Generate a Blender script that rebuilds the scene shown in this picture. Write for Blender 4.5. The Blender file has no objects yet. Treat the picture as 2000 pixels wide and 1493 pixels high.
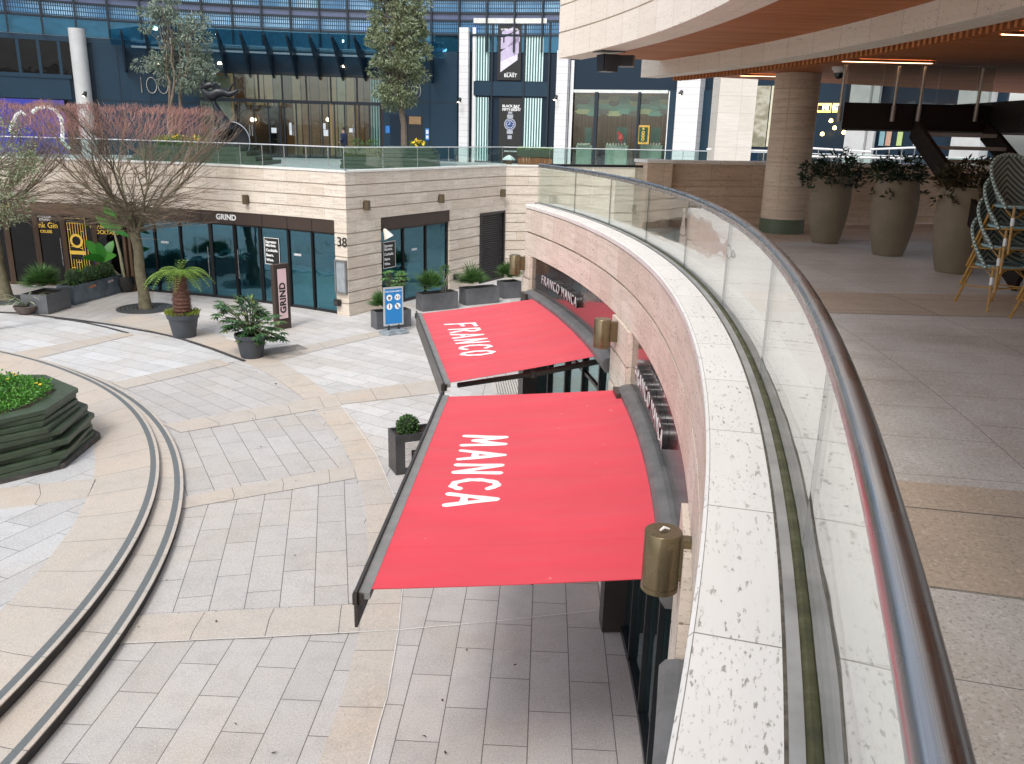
import bpy, bmesh, math, random
from math import sin, cos, pi, radians, degrees, atan2, hypot, sqrt
from mathutils import Vector, Matrix
random.seed(7)
S = bpy.context.scene
COL = S.collection

# ---------------------------------------------------------------- camera
F_PX, CAM_H = 1643.0, 5.7
_d = Vector((-140.0, 5553.5, F_PX)).normalized()
_up = -_d
_z = Vector((0, 0, 1))
_fw = (_z - _up * _z.dot(_up)).normalized()
_rt = _fw.cross(_up)
if _rt.x < 0: _rt = -_rt
ROWS = (_rt, _fw, _up)            # world = rows . camera vector
cam = bpy.data.cameras.new("camera"); cam.sensor_width = 36; cam.lens = 36 * F_PX / 2000
cam.clip_start = 0.05; cam.clip_end = 600
co = bpy.data.objects.new("camera", cam); COL.objects.link(co)
def _w(v): return Vector([r.dot(v) for r in ROWS])
X_, Y_, Z_ = _w(Vector((1, 0, 0))), _w(Vector((0, -1, 0))), _w(Vector((0, 0, -1)))
co.matrix_world = Matrix(((X_.x, Y_.x, Z_.x, 0), (X_.y, Y_.y, Z_.y, 0), (X_.z, Y_.z, Z_.z, CAM_H), (0, 0, 0, 1)))
S.camera = co
def ray(x, y): return _w(Vector((x - 1000, y - 746.5, F_PX)))
def at(x, y, z):                  # survey helper: point of the site at height z seen at photo pixel x, y
    r = ray(x, y); t = (z - CAM_H) / r.z
    return Vector((r.x * t, r.y * t, z))
def atY(x, y, Y):
    r = ray(x, y); t = Y / r.y
    return Vector((r.x * t, Y, CAM_H + r.z * t))

def proj(p):
    v = Vector(p) - Vector((0, 0, CAM_H)); c = Vector((0, 0, 0))
    for i, r in enumerate(ROWS): c += r * v[i]
    return 1000 + F_PX * c.x / c.z, 746.5 + F_PX * c.y / c.z
def solve(fn, x, lo, hi, z=1.3):
    """parameter t in lo..hi where the site point fn(t) stands at photo column x"""
    s_ = 1 if proj((*fn(hi)[:2], z))[0] > proj((*fn(lo)[:2], z))[0] else -1
    for _ in range(40):
        m = (lo + hi) / 2
        if (proj((*fn(m)[:2], z))[0] - x) * s_ < 0: lo = m
        else: hi = m
    return m

# ---------------------------------------------------------------- light
SUN_EL, SUN_AZ = radians(52), radians(200)     # azimuth clockwise from +Y
W = bpy.data.worlds.new("World"); S.world = W; W.use_nodes = True
nt = W.node_tree; bg = nt.nodes["Background"]
sky = nt.nodes.new("ShaderNodeTexSky"); sky.sky_type = 'NISHITA'; sky.sun_disc = False
sky.sun_elevation = SUN_EL; sky.sun_rotation = SUN_AZ; sky.dust_density = 3.0; sky.ozone_density = 1.0
hs = nt.nodes.new("ShaderNodeHueSaturation"); hs.inputs['Saturation'].default_value = 0.38
nt.links.new(sky.outputs[0], hs.inputs['Color']); nt.links.new(hs.outputs[0], bg.inputs['Color'])
bg.inputs['Strength'].default_value = 0.15
sl = bpy.data.lights.new("sun", 'SUN'); sl.energy = 0.95; sl.angle = radians(13); sl.color = (1, 0.96, 0.9)
so = bpy.data.objects.new("sun", sl); COL.objects.link(so)
dirv = Vector((sin(SUN_AZ) * cos(SUN_EL), cos(SUN_AZ) * cos(SUN_EL), sin(SUN_EL)))
so.rotation_euler = dirv.to_track_quat('Z', 'Y').to_euler()
so.location = (0, 0, 40)
S.view_settings.view_transform = 'Standard'; S.view_settings.look = 'None'
S.view_settings.exposure = 0.80; S.view_settings.gamma = 1
S.cycles.max_bounces = 8; S.cycles.transparent_max_bounces = 24
S.cycles.caustics_reflective = False; S.cycles.caustics_refractive = False
S.cycles.sample_clamp_indirect = 6

# ---------------------------------------------------------------- materials
class Mt:
    def __init__(s, name):
        s.m = bpy.data.materials.new(name); s.m.use_nodes = True
        s.t = s.m.node_tree; s.b = s.t.nodes["Principled BSDF"]; s.out = s.t.nodes["Material Output"]
        s._tc = None
    def n(s, typ, ins=None, **pr):
        k = s.t.nodes.new("ShaderNode" + typ)
        for a, v in pr.items(): setattr(k, a, v)
        for a, v in (ins or {}).items():
            sock = k.inputs[a]
            if isinstance(v, bpy.types.NodeSocket): s.t.links.new(v, sock)
            else: sock.default_value = v
        return k
    def tc(s, which='UV'):
        if s._tc is None: s._tc = s.n('TexCoord')
        return s._tc.outputs[which]
    def map(s, src, scale=(1, 1, 1), rot=0, loc=(0, 0, 0)):
        return s.n('Mapping', {'Vector': src, 'Scale': scale, 'Rotation': (0, 0, rot), 'Location': loc}).outputs[0]
    def noise(s, vec, scale, detail=3, rough=.5):
        return s.n('TexNoise', {'Vector': vec, 'Scale': scale, 'Detail': detail, 'Roughness': rough}).outputs['Fac']
    def ramp(s, fac, stops):
        k = s.n('ValToRGB', {'Fac': fac}); e = k.color_ramp.elements
        while len(e) < len(stops): e.new(.5)
        for i, (p, c) in enumerate(stops):
            e[i].position = p
            if not isinstance(c, tuple): c = (c, c, c)
            e[i].color = (*c[:3], 1)
        return k.outputs[0]
    def mix(s, fac, a, b, mode='MIX'):
        k = s.t.nodes.new("ShaderNodeMix"); k.data_type = 'RGBA'; k.blend_type = mode
        for i, v in ((0, fac), (6, a), (7, b)):
            if isinstance(v, bpy.types.NodeSocket): s.t.links.new(v, k.inputs[i])
            else:
                if i and not isinstance(v, (int, float)) and len(v) == 3: v = (*v, 1)
                if i and isinstance(v, (int, float)): v = (v, v, v, 1)
                k.inputs[i].default_value = v
        return k.outputs[2]
    def math(s, op, a, b=0.0):
        k = s.t.nodes.new("ShaderNodeMath"); k.operation = op
        for i, v in ((0, a), (1, b)):
            if isinstance(v, bpy.types.NodeSocket): s.t.links.new(v, k.inputs[i])
            else: k.inputs[i].default_value = v
        return k.outputs[0]
    def set(s, **k):
        for a, v in k.items():
            a = {'col': 'Base Color', 'rough': 'Roughness', 'metal': 'Metallic', 'spec': 'Specular IOR Level', 'normal': 'Normal',
                 'coat': 'Coat Weight', 'emit': 'Emission Color', 'es': 'Emission Strength', 'sheen': 'Sheen Weight'}.get(a, a)
            sock = s.b.inputs[a]
            if isinstance(v, bpy.types.NodeSocket): s.t.links.new(v, sock)
            else:
                if a in ('Base Color', 'Emission Color') and len(v) == 3: v = (*v, 1)
                sock.default_value = v
        return s
    def bump(s, h, strength=.3, dist=.01):
        return s.n('Bump', {'Height': h, 'Strength': strength, 'Distance': dist}).outputs[0]

def plain(name, col, rough=.5, metal=0, var=.12, scale=6, bump=0, spec=.5, coat=0):
    m = Mt(name)
    f = m.noise(m.tc('Object'), scale, 4, .6)
    lo = tuple(c * (1 - var) for c in col); hi = tuple(min(1, c * (1 + var)) for c in col)
    m.set(col=m.ramp(f, [(.3, lo), (.7, hi)]), metal=metal, spec=spec, coat=coat)
    f2 = m.noise(m.tc('Object'), scale * 3, 3)
    m.set(rough=m.ramp(f2, [(.3, max(0, rough - .06)), (.7, min(1, rough + .08))]))
    if bump: m.set(normal=m.bump(m.noise(m.tc('Object'), scale * 12, 3), bump, .004))
    return m.m

def travertine(name, c1, c2, w=1.0, h=.4, off=.5, joint=.003, pores=.5, streak=.5, dirt=.15, vstreak=False, vo=0):
    m = Mt(name); uv = m.tc('UV')
    if vo: uv = m.map(uv, loc=(0, -vo, 0))
    br = m.n('TexBrick', {'Vector': uv, 'Color1': (0, 0, 0, 1), 'Color2': (1, 1, 1, 1), 'Mortar': (0, 0, 0, 1), 'Scale': 1.0,
                          'Mortar Size': joint, 'Mortar Smooth': .1, 'Bias': 0.0, 'Brick Width': w, 'Row Height': h}, offset=off, squash=1.0)
    # each slab gets its own tone
    base = m.mix(m.ramp(br.outputs['Color'], [(0, 0.0), (1, 1.0)]), c1, c2)
    sx = (.8, 9, 1) if not vstreak else (9, .8, 1)
    st = m.noise(m.map(uv, sx), 1.6, 6, .65)
    base = m.mix(m.math('MULTIPLY', m.ramp(st, [(.42, 0.0), (.75, 1.0)]), streak), base, tuple(c * .72 for c in c1))
    big = m.noise(uv, .7, 3)
    base = m.mix(m.math('MULTIPLY', m.ramp(big, [(.4, 0.0), (.7, 1.0)]), dirt), base, (c1[0] * .75, c1[1] * .66, c1[2] * .58))
    px = (14, 42, 1) if not vstreak else (42, 14, 1)
    p = m.noise(m.map(uv, px), 1.0, 4, .62)
    clus = m.noise(m.map(uv, (.9, 5, 1) if not vstreak else (5, .9, 1)), 1.5, 2)
    pm = m.math('MULTIPLY', m.ramp(p, [(.60, 0.0), (.645, 1.0)]), m.ramp(clus, [(.35, 0.0), (.55, 1.0)]))
    base = m.mix(m.math('MULTIPLY', pm, pores), base, (.12, .085, .06))
    base = m.mix(m.math('MULTIPLY', br.outputs['Fac'], .75), base, (.14, .11, .09))
    p2 = m.noise(m.map(uv, (34, 95, 1) if not vstreak else (95, 34, 1), loc=(3, 7, 0)), 1.0, 3, .6)
    pm2 = m.math('MULTIPLY', m.ramp(p2, [(.60, 0.0), (.66, 1.0)]), m.ramp(m.noise(uv, 2.2, 2), [(.38, 0.0), (.6, 1.0)]))
    base = m.mix(m.math('MULTIPLY', pm2, pores * .8), base, (.16, .12, .09))
    hgt = m.math('SUBTRACT', m.math('MULTIPLY', m.math('MAXIMUM', pm, pm2), -.8), br.outputs['Fac'])
    m.set(col=base, rough=.62, spec=.35, normal=m.bump(hgt, .35, .006))
    return m.m

def paving(name, cA, cB, w=1.2, h=.42, off=.5, rot=0, joint=.0055, speck=.5, warm=(.44, .35, .25), warmth=.0, polar=False, jcol=(.09, .085, .08)):
    m = Mt(name); uv = m.tc('UV')
    v = m.map(uv, rot=rot) if rot else uv
    br = m.n('TexBrick', {'Vector': v, 'Color1': (0, 0, 0, 1), 'Color2': (1, 1, 1, 1), 'Mortar': (0, 0, 0, 1), 'Scale': 1.0,
                          'Mortar Size': joint, 'Mortar Smooth': .1, 'Bias': 0.0, 'Brick Width': w, 'Row Height': h}, offset=off)
    tone = m.ramp(br.outputs['Color'], [(0, 0.0), (1, 1.0)])
    ob = m.tc('Object')
    base = m.mix(tone, cA, cB)
    stain = m.noise(ob, .55, 4, .6)
    base = m.mix(m.math('MULTIPLY', m.ramp(stain, [(.46, 0.0), (.70, 1.0)]), .34 + warmth), base, warm)
    st2 = m.noise(ob, 2.6, 5, .7)
    base = m.mix(m.math('MULTIPLY', m.ramp(st2, [(.48, 0.0), (.72, 1.0)]), .36), base, tuple(c * .66 for c in cA))
    sp = m.noise(ob, 62, 2, .7)
    base = m.mix(m.math('MULTIPLY', m.ramp(sp, [(.53, 0.0), (.66, 1.0)]), speck), base, tuple(c * .42 for c in cA))
    sp2 = m.noise(m.map(ob, loc=(5, 3, 1)), 48, 2, .7)
    base = m.mix(m.math('MULTIPLY', m.ramp(sp2, [(.55, 0.0), (.68, 1.0)]), speck * .8), base, tuple(min(.85, c * 1.45) for c in cB))
    base = m.mix(m.math('MULTIPLY', br.outputs['Fac'], .85), base, jcol)
    m.set(col=base, rough=m.ramp(stain, [(.3, .5), (.7, .72)]), spec=.3, normal=m.bump(m.math('SUBTRACT', m.math('MULTIPLY', sp, .25), br.outputs['Fac']), .3, .004))
    return m.m

def glass(name, tint=(.86, .93, .9), trans=1.0, body=(.02, .03, .03), wave=.0, rough=.0, refl=(1, 1, 1), boost=0.0, wscale=1.2):
    """flat pane: real Fresnel reflection, straight-through tinted transmission (or a dark body behind it)"""
    m = Mt(name)
    geo = m.n('NewGeometry')
    ior = m.n('MapRange', {'Value': geo.outputs['Backfacing'], 'To Min': 1.5, 'To Max': 1 / 1.5})
    args = {'IOR': ior.outputs[0]}
    gargs = {'Color': (*refl, 1), 'Roughness': rough}
    if wave:
        hgt = m.noise(m.map(m.tc('UV'), (wscale, wscale * .8, 1)), 1.0, 2, .45)
        nb = m.bump(hgt, 1.0, wave)
        args['Normal'] = nb; gargs['Normal'] = nb
    fr = m.n('Fresnel', args).outputs[0]
    if boost: fr = m.math('ADD', m.math('MULTIPLY', fr, 1 - boost), boost)
    gl = m.n('BsdfGlossy', gargs)
    tr = m.n('BsdfTransparent', {'Color': (*tint, 1)})
    under = tr.outputs[0]
    if trans < 1:
        df = m.n('BsdfDiffuse', {'Color': (*body, 1)})
        under = m.n('MixShader', {0: trans, 1: df.outputs[0], 2: tr.outputs[0]}).outputs[0]
    mx = m.n('MixShader', {0: fr, 1: under, 2: gl.outputs[0]})
    m.t.links.new(mx.outputs[0], m.out.inputs['Surface'])
    return m.m

def leafmat(name, cols, rough=.5, sub=.0):
    m = Mt(name)
    r = m.n('NewGeometry').outputs['Random Per Island']
    st = [(i / max(1, len(cols) - 1), c) for i, c in enumerate(cols)]
    col = m.ramp(r, st)
    m.set(col=col, rough=rough, spec=.4)
    if sub:
        tl = m.n('BsdfTranslucent', {'Color': col})
        mx = m.n('MixShader', {0: sub, 1: m.b.outputs[0], 2: tl.outputs[0]})
        m.t.links.new(mx.outputs[0], m.out.inputs['Surface'])
    return m.m

def emitm(name, col, st):
    m = Mt(name); m.set(col=col, emit=col, es=st); return m.m

# ---------------------------------------------------------------- mesh helpers
class MB:
    def __init__(s): s.v = []; s.f = []; s.uv = []; s.sm = []
    def add(s, vs, fs, uvs=None, smooth=False):
        o = len(s.v); s.v += [Vector(p) for p in vs]
        for i, f in enumerate(fs):
            s.f.append([o + j for j in f]); s.uv.append(uvs[i] if uvs else None); s.sm.append(smooth)
        return s
    def box(s, c, sz, rz=0, top=None, M=None):
        x, y, z = (d / 2 for d in sz); t = top if top else (1, 1)
        vs = [(-x, -y, -z), (x, -y, -z), (x, y, -z), (-x, y, -z), (-x * t[0], -y * t[1], z), (x * t[0], -y * t[1], z), (x * t[0], y * t[1], z), (-x * t[0], y * t[1], z)]
        R = M if M else Matrix.Rotation(rz, 3, 'Z')
        return s.add([Vector(c) + R @ Vector(p) for p in vs], [(0, 3, 2, 1), (4, 5, 6, 7), (0, 1, 5, 4), (1, 2, 6, 5), (2, 3, 7, 6), (3, 0, 4, 7)])
    def bar(s, a, b, w, h, up=(0, 0, 1)):
        """box beam from a to b, w across, h along up"""
        a, b = Vector(a), Vector(b); d = (b - a); L = d.length; d.normalize()
        u = Vector(up); sd = d.cross(u)
        if sd.length < 1e-4: sd = d.cross(Vector((1, 0, 0)))
        sd.normalize(); u = sd.cross(d)
        M = Matrix((d, sd, u)).transposed()
        return s.box((a + b) / 2, (L, w, h), M=M)
    def prism(s, poly, z0, z1, cap=True):
        n = len(poly)
        vs = [(p[0], p[1], z0) for p in poly] + [(p[0], p[1], z1) for p in poly]
        a = sum(poly[i][0] * poly[(i + 1) % n][1] - poly[(i + 1) % n][0] * poly[i][1] for i in range(n))
        fs = [(i, (i + 1) % n, n + (i + 1) % n, n + i) for i in range(n)]
        if cap: fs += [tuple(range(n, 2 * n)), tuple(range(n - 1, -1, -1))]
        if a < 0: fs = [tuple(reversed(f)) for f in fs]
        return s.add(vs, fs)
    def tube(s, path, r, n=8, caps=True, smooth=True, flat=None):
        path = [Vector(p) for p in path]; m = len(path)
        if not hasattr(r, '__len__'): r = [r] * m
        vs = []; pv = None
        for i, p in enumerate(path):
            t = (path[min(i + 1, m - 1)] - path[max(i - 1, 0)])
            if t.length < 1e-9: t = Vector((0, 0, 1))
            t.normalize()
            if pv is None:
                u = Vector((0, 0, 1)) if abs(t.z) < .9 else Vector((1, 0, 0))
            else: u = pv
            a = t.cross(u)
            if a.length < 1e-6: a = t.cross(Vector((.3, .7, .2)))
            a.normalize(); b = a.cross(t); pv = b
            for k in range(n):
                an = 2 * pi * k / n
                vs.append(p + (a * cos(an) + b * sin(an)) * r[i])
        fs = []; uvs = []; L = 0
        for i in range(m - 1):
            l2 = L + (path[i + 1] - path[i]).length
            for k in range(n):
                k2 = (k + 1) % n
                fs.append((i * n + k, (i + 1) * n + k, (i + 1) * n + k2, i * n + k2))
                uvs.append(((k / n, L), (k / n, l2), ((k + 1) / n, l2), ((k + 1) / n, L)))
            L = l2
        s.add(vs, fs, uvs, smooth)
        if caps:
            o = len(s.v) - len(vs)
            s.f.append([o + k for k in range(n)]); s.uv.append(None); s.sm.append(False)
            s.f.append([o + (m - 1) * n + k for k in range(n - 1, -1, -1)]); s.uv.append(None); s.sm.append(False)
        return s
    def cyl(s, a, b, r, r2=None, n=20, smooth=True):
        return s.tube([a, b], [r, r if r2 is None else r2], n, smooth=smooth)
    def lathe(s, prof, c=(0, 0, 0), n=28, smooth=True, M=None):
        vs = []; c = Vector(c)
        for r, z in prof:
            for k in range(n):
                a = 2 * pi * k / n; p = Vector((r * cos(a), r * sin(a), z))
                vs.append(c + (M @ p if M else p))
        fs = []; m = len(prof)
        uvs = []
        for i in range(m - 1):
            for k in range(n):
                k2 = (k + 1) % n
                fs.append((i * n + k, i * n + k2, (i + 1) * n + k2, (i + 1) * n + k))
                r = max(prof[i][0], .1)
                uvs.append(((2 * pi * r * k / n, prof[i][1]), (2 * pi * r * (k + 1) / n, prof[i][1]), (2 * pi * r * (k + 1) / n, prof[i + 1][1]), (2 * pi * r * k / n, prof[i + 1][1])))
        return s.add(vs, fs, uvs, smooth)
    def quad(s, a, b, c, d, uv=None, smooth=False): return s.add([a, b, c, d], [(0, 1, 2, 3)], [uv] if uv else None, smooth)
    def sweep(s, path, prof, closed=True, smooth=False, u0=0):
        """path: [(x,y,nx,ny)], prof: [(offset along n, z)] -> strip, uv in metres"""
        m = len(path); n = len(prof)
        vs = [(p[0] + p[2] * o, p[1] + p[3] * o, z) for p in path for o, z in prof]
        us = [u0]
        for i in range(1, m): us.append(us[-1] + hypot(path[i][0] - path[i - 1][0], path[i][1] - path[i - 1][1]))
        ws = [0]
        for j in range(1, n): ws.append(ws[-1] + hypot(prof[j][0] - prof[j - 1][0], prof[j][1] - prof[j - 1][1]))
        fs = []; uvs = []
        for i in range(m - 1):
            for j in range(n if closed else n - 1):
                j2 = (j + 1) % n
                fs.append((i * n + j, (i + 1) * n + j, (i + 1) * n + j2, i * n + j2))
                horiz = abs(prof[j][1] - prof[j2][1]) < 1e-5
                a, b = (prof[j][0], prof[j2][0]) if horiz else (prof[j][1], prof[j2][1])
                uvs.append(((us[i], a), (us[i + 1], a), (us[i + 1], b), (us[i], b)))
        if closed:
            fs += [tuple(range(n)), tuple((m - 1) * n + j for j in range(n - 1, -1, -1))]
            uvs += [[(prof[j][0], prof[j][1]) for j in range(n)], [(prof[j][0], prof[j][1]) for j in range(n - 1, -1, -1)]]
        return s.add(vs, fs, uvs, smooth)
    def build(s, name, mat, parent=None, world=True, fixn=False, loc=None):
        off = Vector((0, 0, 0))
        if parent is not None and world:
            p = parent
            while p is not None: off += p.location; p = p.parent
        if loc is not None: off = off + Vector(loc)
        me = bpy.data.meshes.new(name)
        vs = [tuple(p - off) for p in s.v]
        me.from_pydata(vs, [], s.f)
        ul = me.uv_layers.new(name="UVMap"); me.polygons.foreach_set("use_smooth", s.sm)
        data = ul.data
        for fi, poly in enumerate(me.polygons):
            u = s.uv[fi]
            if u is None:
                nrm = poly.normal
                pts = [s.v[i] for i in s.f[fi]]
                if abs(nrm.z) > .7: u = [(p.x, p.y) for p in pts]
                else:
                    t = Vector((-nrm.y, nrm.x, 0)).normalized()
                    u = [(p.dot(t), p.z) for p in pts]
            for k, li in enumerate(poly.loop_indices): data[li].uv = u[k]
        me.materials.append(mat); me.update()
        if any(s.sm): me.set_sharp_from_angle(angle=radians(38))
        if fixn:
            bm = bmesh.new(); bm.from_mesh(me); bmesh.ops.recalc_face_normals(bm, faces=bm.faces); bm.to_mesh(me); bm.free()
        o = bpy.data.objects.new(name, me); COL.objects.link(o)
        if loc is not None: o.location = loc
        if parent is not None: o.parent = parent
        return o

def tag(o, label=None, cat=None, group=None, kind=None):
    if label: o['label'] = label
    if cat: o['category'] = cat
    if group: o['group'] = group
    if kind: o['kind'] = kind
    return o
def thing(name, label, cat, loc=(0, 0, 0), rz=0, group=None):
    o = bpy.data.objects.new(name, None); o.empty_display_size = .2; COL.objects.link(o); o.location = loc; o.rotation_euler = (0, 0, rz)
    return tag(o, label, cat, group)
def kids(o): return [c for c in COL.objects if c.parent == o]
def copy_tree(o, parent=None):
    ch = kids(o); c = o.copy(); COL.objects.link(c)
    if parent is not None: c.parent = parent
    for k in ch: copy_tree(k, c)
    return c
def text(name, body, size, mat, M, parent, ext=.004, align='CENTER', offset=0.0, space=1.0, valign='CENTER', line=1.0, shear=0, bevel=0):
    cu = bpy.data.curves.new(name, 'FONT'); cu.body = body; cu.size = size; cu.extrude = ext; cu.align_x = align; cu.align_y = valign
    cu.offset = offset; cu.space_character = space; cu.space_line = line; cu.shear = shear; cu.resolution_u = 4; cu.bevel_depth = bevel
    tmp = bpy.data.objects.new(name, cu); COL.objects.link(tmp)
    dg = bpy.context.evaluated_depsgraph_get(); me = bpy.data.meshes.new_from_object(tmp.evaluated_get(dg))
    bpy.data.objects.remove(tmp); bpy.data.curves.remove(cu)
    me.name = name
    if callable(M):
        for v in me.vertices: v.co = M(v.co)
    else: me.transform(M)
    off = Vector((0, 0, 0)); p = parent
    while p is not None: off += p.location; p = p.parent
    me.transform(Matrix.Translation(-off))
    me.materials.clear(); me.materials.append(mat)
    o = bpy.data.objects.new(name, me); COL.objects.link(o)
    if parent is not None: o.parent = parent
    return o
def frame(origin, u, v):
    """matrix with text x axis along u, y axis along v"""
    u = Vector(u).normalized(); w = u.cross(Vector(v)).normalized(); v = w.cross(u)
    return Matrix(((u.x, v.x, w.x, origin[0]), (u.y, v.y, w.y, origin[1]), (u.z, v.z, w.z, origin[2]), (0, 0, 0, 1)))
def arc(C, R, a0, a1, n, inward=True):
    """path on a circle, normal pointing outward (away from C) unless inward"""
    out = []
    for i in range(n + 1):
        a = radians(a0 + (a1 - a0) * i / n); sgn = -1 if inward else 1
        out.append((C[0] + R * cos(a), C[1] + R * sin(a), sgn * cos(a), sgn * sin(a)))
    return out
def pol(C, R, a, z=None):
    a = radians(a)
    return Vector((C[0] + R * cos(a), C[1] + R * sin(a), 0 if z is None else z))
def straight(p, q, n=1):
    d = Vector((q[0] - p[0], q[1] - p[1])); L = d.length; nn = (d.y / L, -d.x / L)
    return [(p[0] + d.x * i / n, p[1] + d.y * i / n, *nn) for i in range(n + 1)]
def courses(z1, z0, pitch, groove=.03, depth=.03, back=-.35, first=None):
    """closed wall profile (offset, z) from top z1 to bottom z0 with recessed horizontal joints on the face (offset 0)"""
    pr = [(back, z1), (0, z1)]; z = z1 - (first or pitch)
    while z > z0 + .08:
        pr += [(0, z + groove / 2), (-depth, z + groove / 2), (-depth, z - groove / 2), (0, z - groove / 2)]; z -= pitch
    return pr + [(0, z0), (back, z0)]

# ---------------------------------------------------------------- shared materials
C0 = (-21.59, 8.067)         # centre of the curved terrace
CS1, RS1 = (-19.08, 7.383), 14.737
CS2, RS2 = (-19.53, 7.654), 14.69
CG, RG = (-19.25, 3.514), 26.75
M = {}
M['trav'] = travertine('travertine_cladding', (.66, .54, .43), (.76, .66, .56), w=.86, h=.80, off=.37, pores=.75, streak=.4)
M['trav_light'] = travertine('travertine_fascia', (.80, .72, .62), (.86, .80, .71), w=.72, h=50, off=0, pores=.5, streak=.3, dirt=.08)
M['trav_pink'] = travertine('travertine_pink_cladding', (.655, .555, .465), (.77, .69, .60), w=.62, h=.40, off=.5, pores=1.0, streak=.75, dirt=.25, vo=.02)
M['trav_under'] = travertine('travertine_warm', (.60, .46, .34), (.70, .56, .43), w=.9, h=.60, off=.4, pores=.8, streak=1.0, dirt=.3)
M['coping'] = travertine('travertine_coping', (.74, .72, .68), (.80, .78, .75), w=.80, h=50, off=0, pores=.62, streak=.16, dirt=.12)
M['trav_plain'] = travertine('travertine_trim', (.68, .60, .50), (.76, .68, .59), w=1.1, h=50, off=0, pores=.6, streak=.4)
G1, G2 = (.435, .418, .402), (.495, .478, .462)
T1, T2 = (.47, .44, .40), (.53, .46, .39)
M['dkmetal'] = plain('dark_bronze_metal', (.035, .028, .024), .35, .0, spec=.6)
M['brmetal'] = plain('brown_panel', (.050, .034, .028), .45, .0, var=.05, scale=1, spec=.35)
M['steel'] = plain('brushed_steel', (.45, .46, .47), .26, 1.0, var=.06, scale=2)
M['frame_black'] = plain('black_frame', (.012, .013, .015), .35, spec=.5)

# ================================================================ ground
def struct(o): o['kind'] = 'structure'; return o
def sheet(name, poly, z, mat, rot=0):
    mb = MB(); mb.add([(p[0], p[1], z) for p in poly], [tuple(range(len(poly)))])
    c, s_ = cos(rot), sin(rot)
    mb.uv = [[(p[0] * c - p[1] * s_, p[0] * s_ + p[1] * c) for p in poly]]
    o = struct(mb.build(name, mat))
    if o.data.polygons[0].normal.z < 0: o.data.flip_normals()
    return o
def gm(deg, A=G1, B=G2, **k): return paving('granite_%d' % deg, A, B, rot=radians(-deg), **k)
sheet('plaza_ground', [(-60, -30), (60, -30), (60, 110), (-60, 110)], 0, gm(88, w=1.05, h=.43))
def P0(*q): return [tuple(at(x, y, 0).xy) for x, y in q]
# panels of differently laid granite between the tan bands
sheet('plaza_paving', P0((228, 1256), (268, 1200), (700, 1180), (720, 1068), (692, 916), (370, 985), (345, 1050)), .004, gm(102, w=.95, h=.42))
sheet('plaza_paving', P0((345, 985), (692, 912), (600, 790), (371, 840), (330, 850)), .004, gm(118, w=1.0, h=.42))
sheet('plaza_paving', P0((245, 759), (447, 712), (540, 740), (600, 790), (323, 840)), .004, gm(138, w=1.2, h=.42))
sheet('plaza_paving', P0((0, 700), (0, 612), (200, 634), (340, 659), (470, 705), (222, 747), (140, 720)), .004, gm(152, (.50, .50, .50), (.60, .61, .62), w=1.3, h=.5))
sheet('plaza_paving', P0((560, 740), (447, 712), (487, 700), (430, 650), (300, 610), (300, 560), (560, 560), (760, 560), (980, 520), (1010, 640), (900, 800), (770, 900), (735, 889), (660, 784)), .004, gm(147, (.48, .47, .46), (.60, .59, .58), w=1.25, h=.44))
tan = lambda nm, **k: paving(nm, T1, T2, warm=(.50, .38, .27), speck=.45, **k)
M['tanring'] = tan('tan_granite_ring', w=1.0, h=50, off=0, warmth=.1)
M['tanband'] = tan('tan_granite_band', w=.82, h=50, off=0, warmth=.1)
CB1, RB1 = (-22.36, 7.332), 21.126
CB2, RB2 = (-20.852, 7.463), 19.159
n = 60; mb = MB(); vs = []; uvs = []
for i in range(n + 1):
    a = -32 + 92 * i / n
    q = pol(CB1, RB1, a, .009); b = pol(CB1, 1, a, 0) - Vector((*CB1, 0))
    # inner edge: intersect the same direction with the second circle
    ox, oy = CB1[0] - CB2[0], CB1[1] - CB2[1]
    B_ = ox * b.x + oy * b.y; t = -B_ + sqrt(B_ * B_ - (ox * ox + oy * oy - RB2 ** 2))
    w_ = Vector((CB1[0] + b.x * t, CB1[1] + b.y * t, .009)); vs += [q, w_]; uvs.append(radians(a) * RB1)
mb.add(vs, [(2 * i, 2 * i + 2, 2 * i + 3, 2 * i + 1) for i in range(n)], [((uvs[i], 1), (uvs[i + 1], 1), (uvs[i + 1], .1), (uvs[i], .1)) for i in range(n)])
o = struct(mb.build('paving_band', M['tanring']))
if o.data.polygons[0].normal.z < 0: o.data.flip_normals()
def band(a, b, c, d, z=.013, h0=.1):
    """tan strip with ends a-b (top edge) and d-c (bottom edge), photo survey points"""
    p = [at(*q, z) for q in (a, b, c, d)]; L = (p[1] - p[0]).length
    m_ = MB(); k = max(2, int(L / .8)); 
    m_.add(p, [(3, 2, 1, 0)], [((0, h0), (L, h0), (L, h0 + .9), (0, h0 + .9))])
    o = struct(m_.build('paving_band', M['tanband']))
    if o.data.polygons[0].normal.z < 0: o.data.flip_normals()
band((262, 1203), (704, 1180), (700, 1236), (220, 1258))
band((350, 972), (690, 908), (694, 934), (354, 994))
band((318, 829), (655, 770), (668, 792), (352, 845))
band((655, 768), (860, 741), (880, 765), (666, 790))
band((218, 748), (424, 701), (449, 712), (243, 760))
band((520, 690), (735, 647), (745, 655), (540, 704))
band((20, 690), (250, 648), (262, 654), (70, 701), z=.013)
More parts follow.
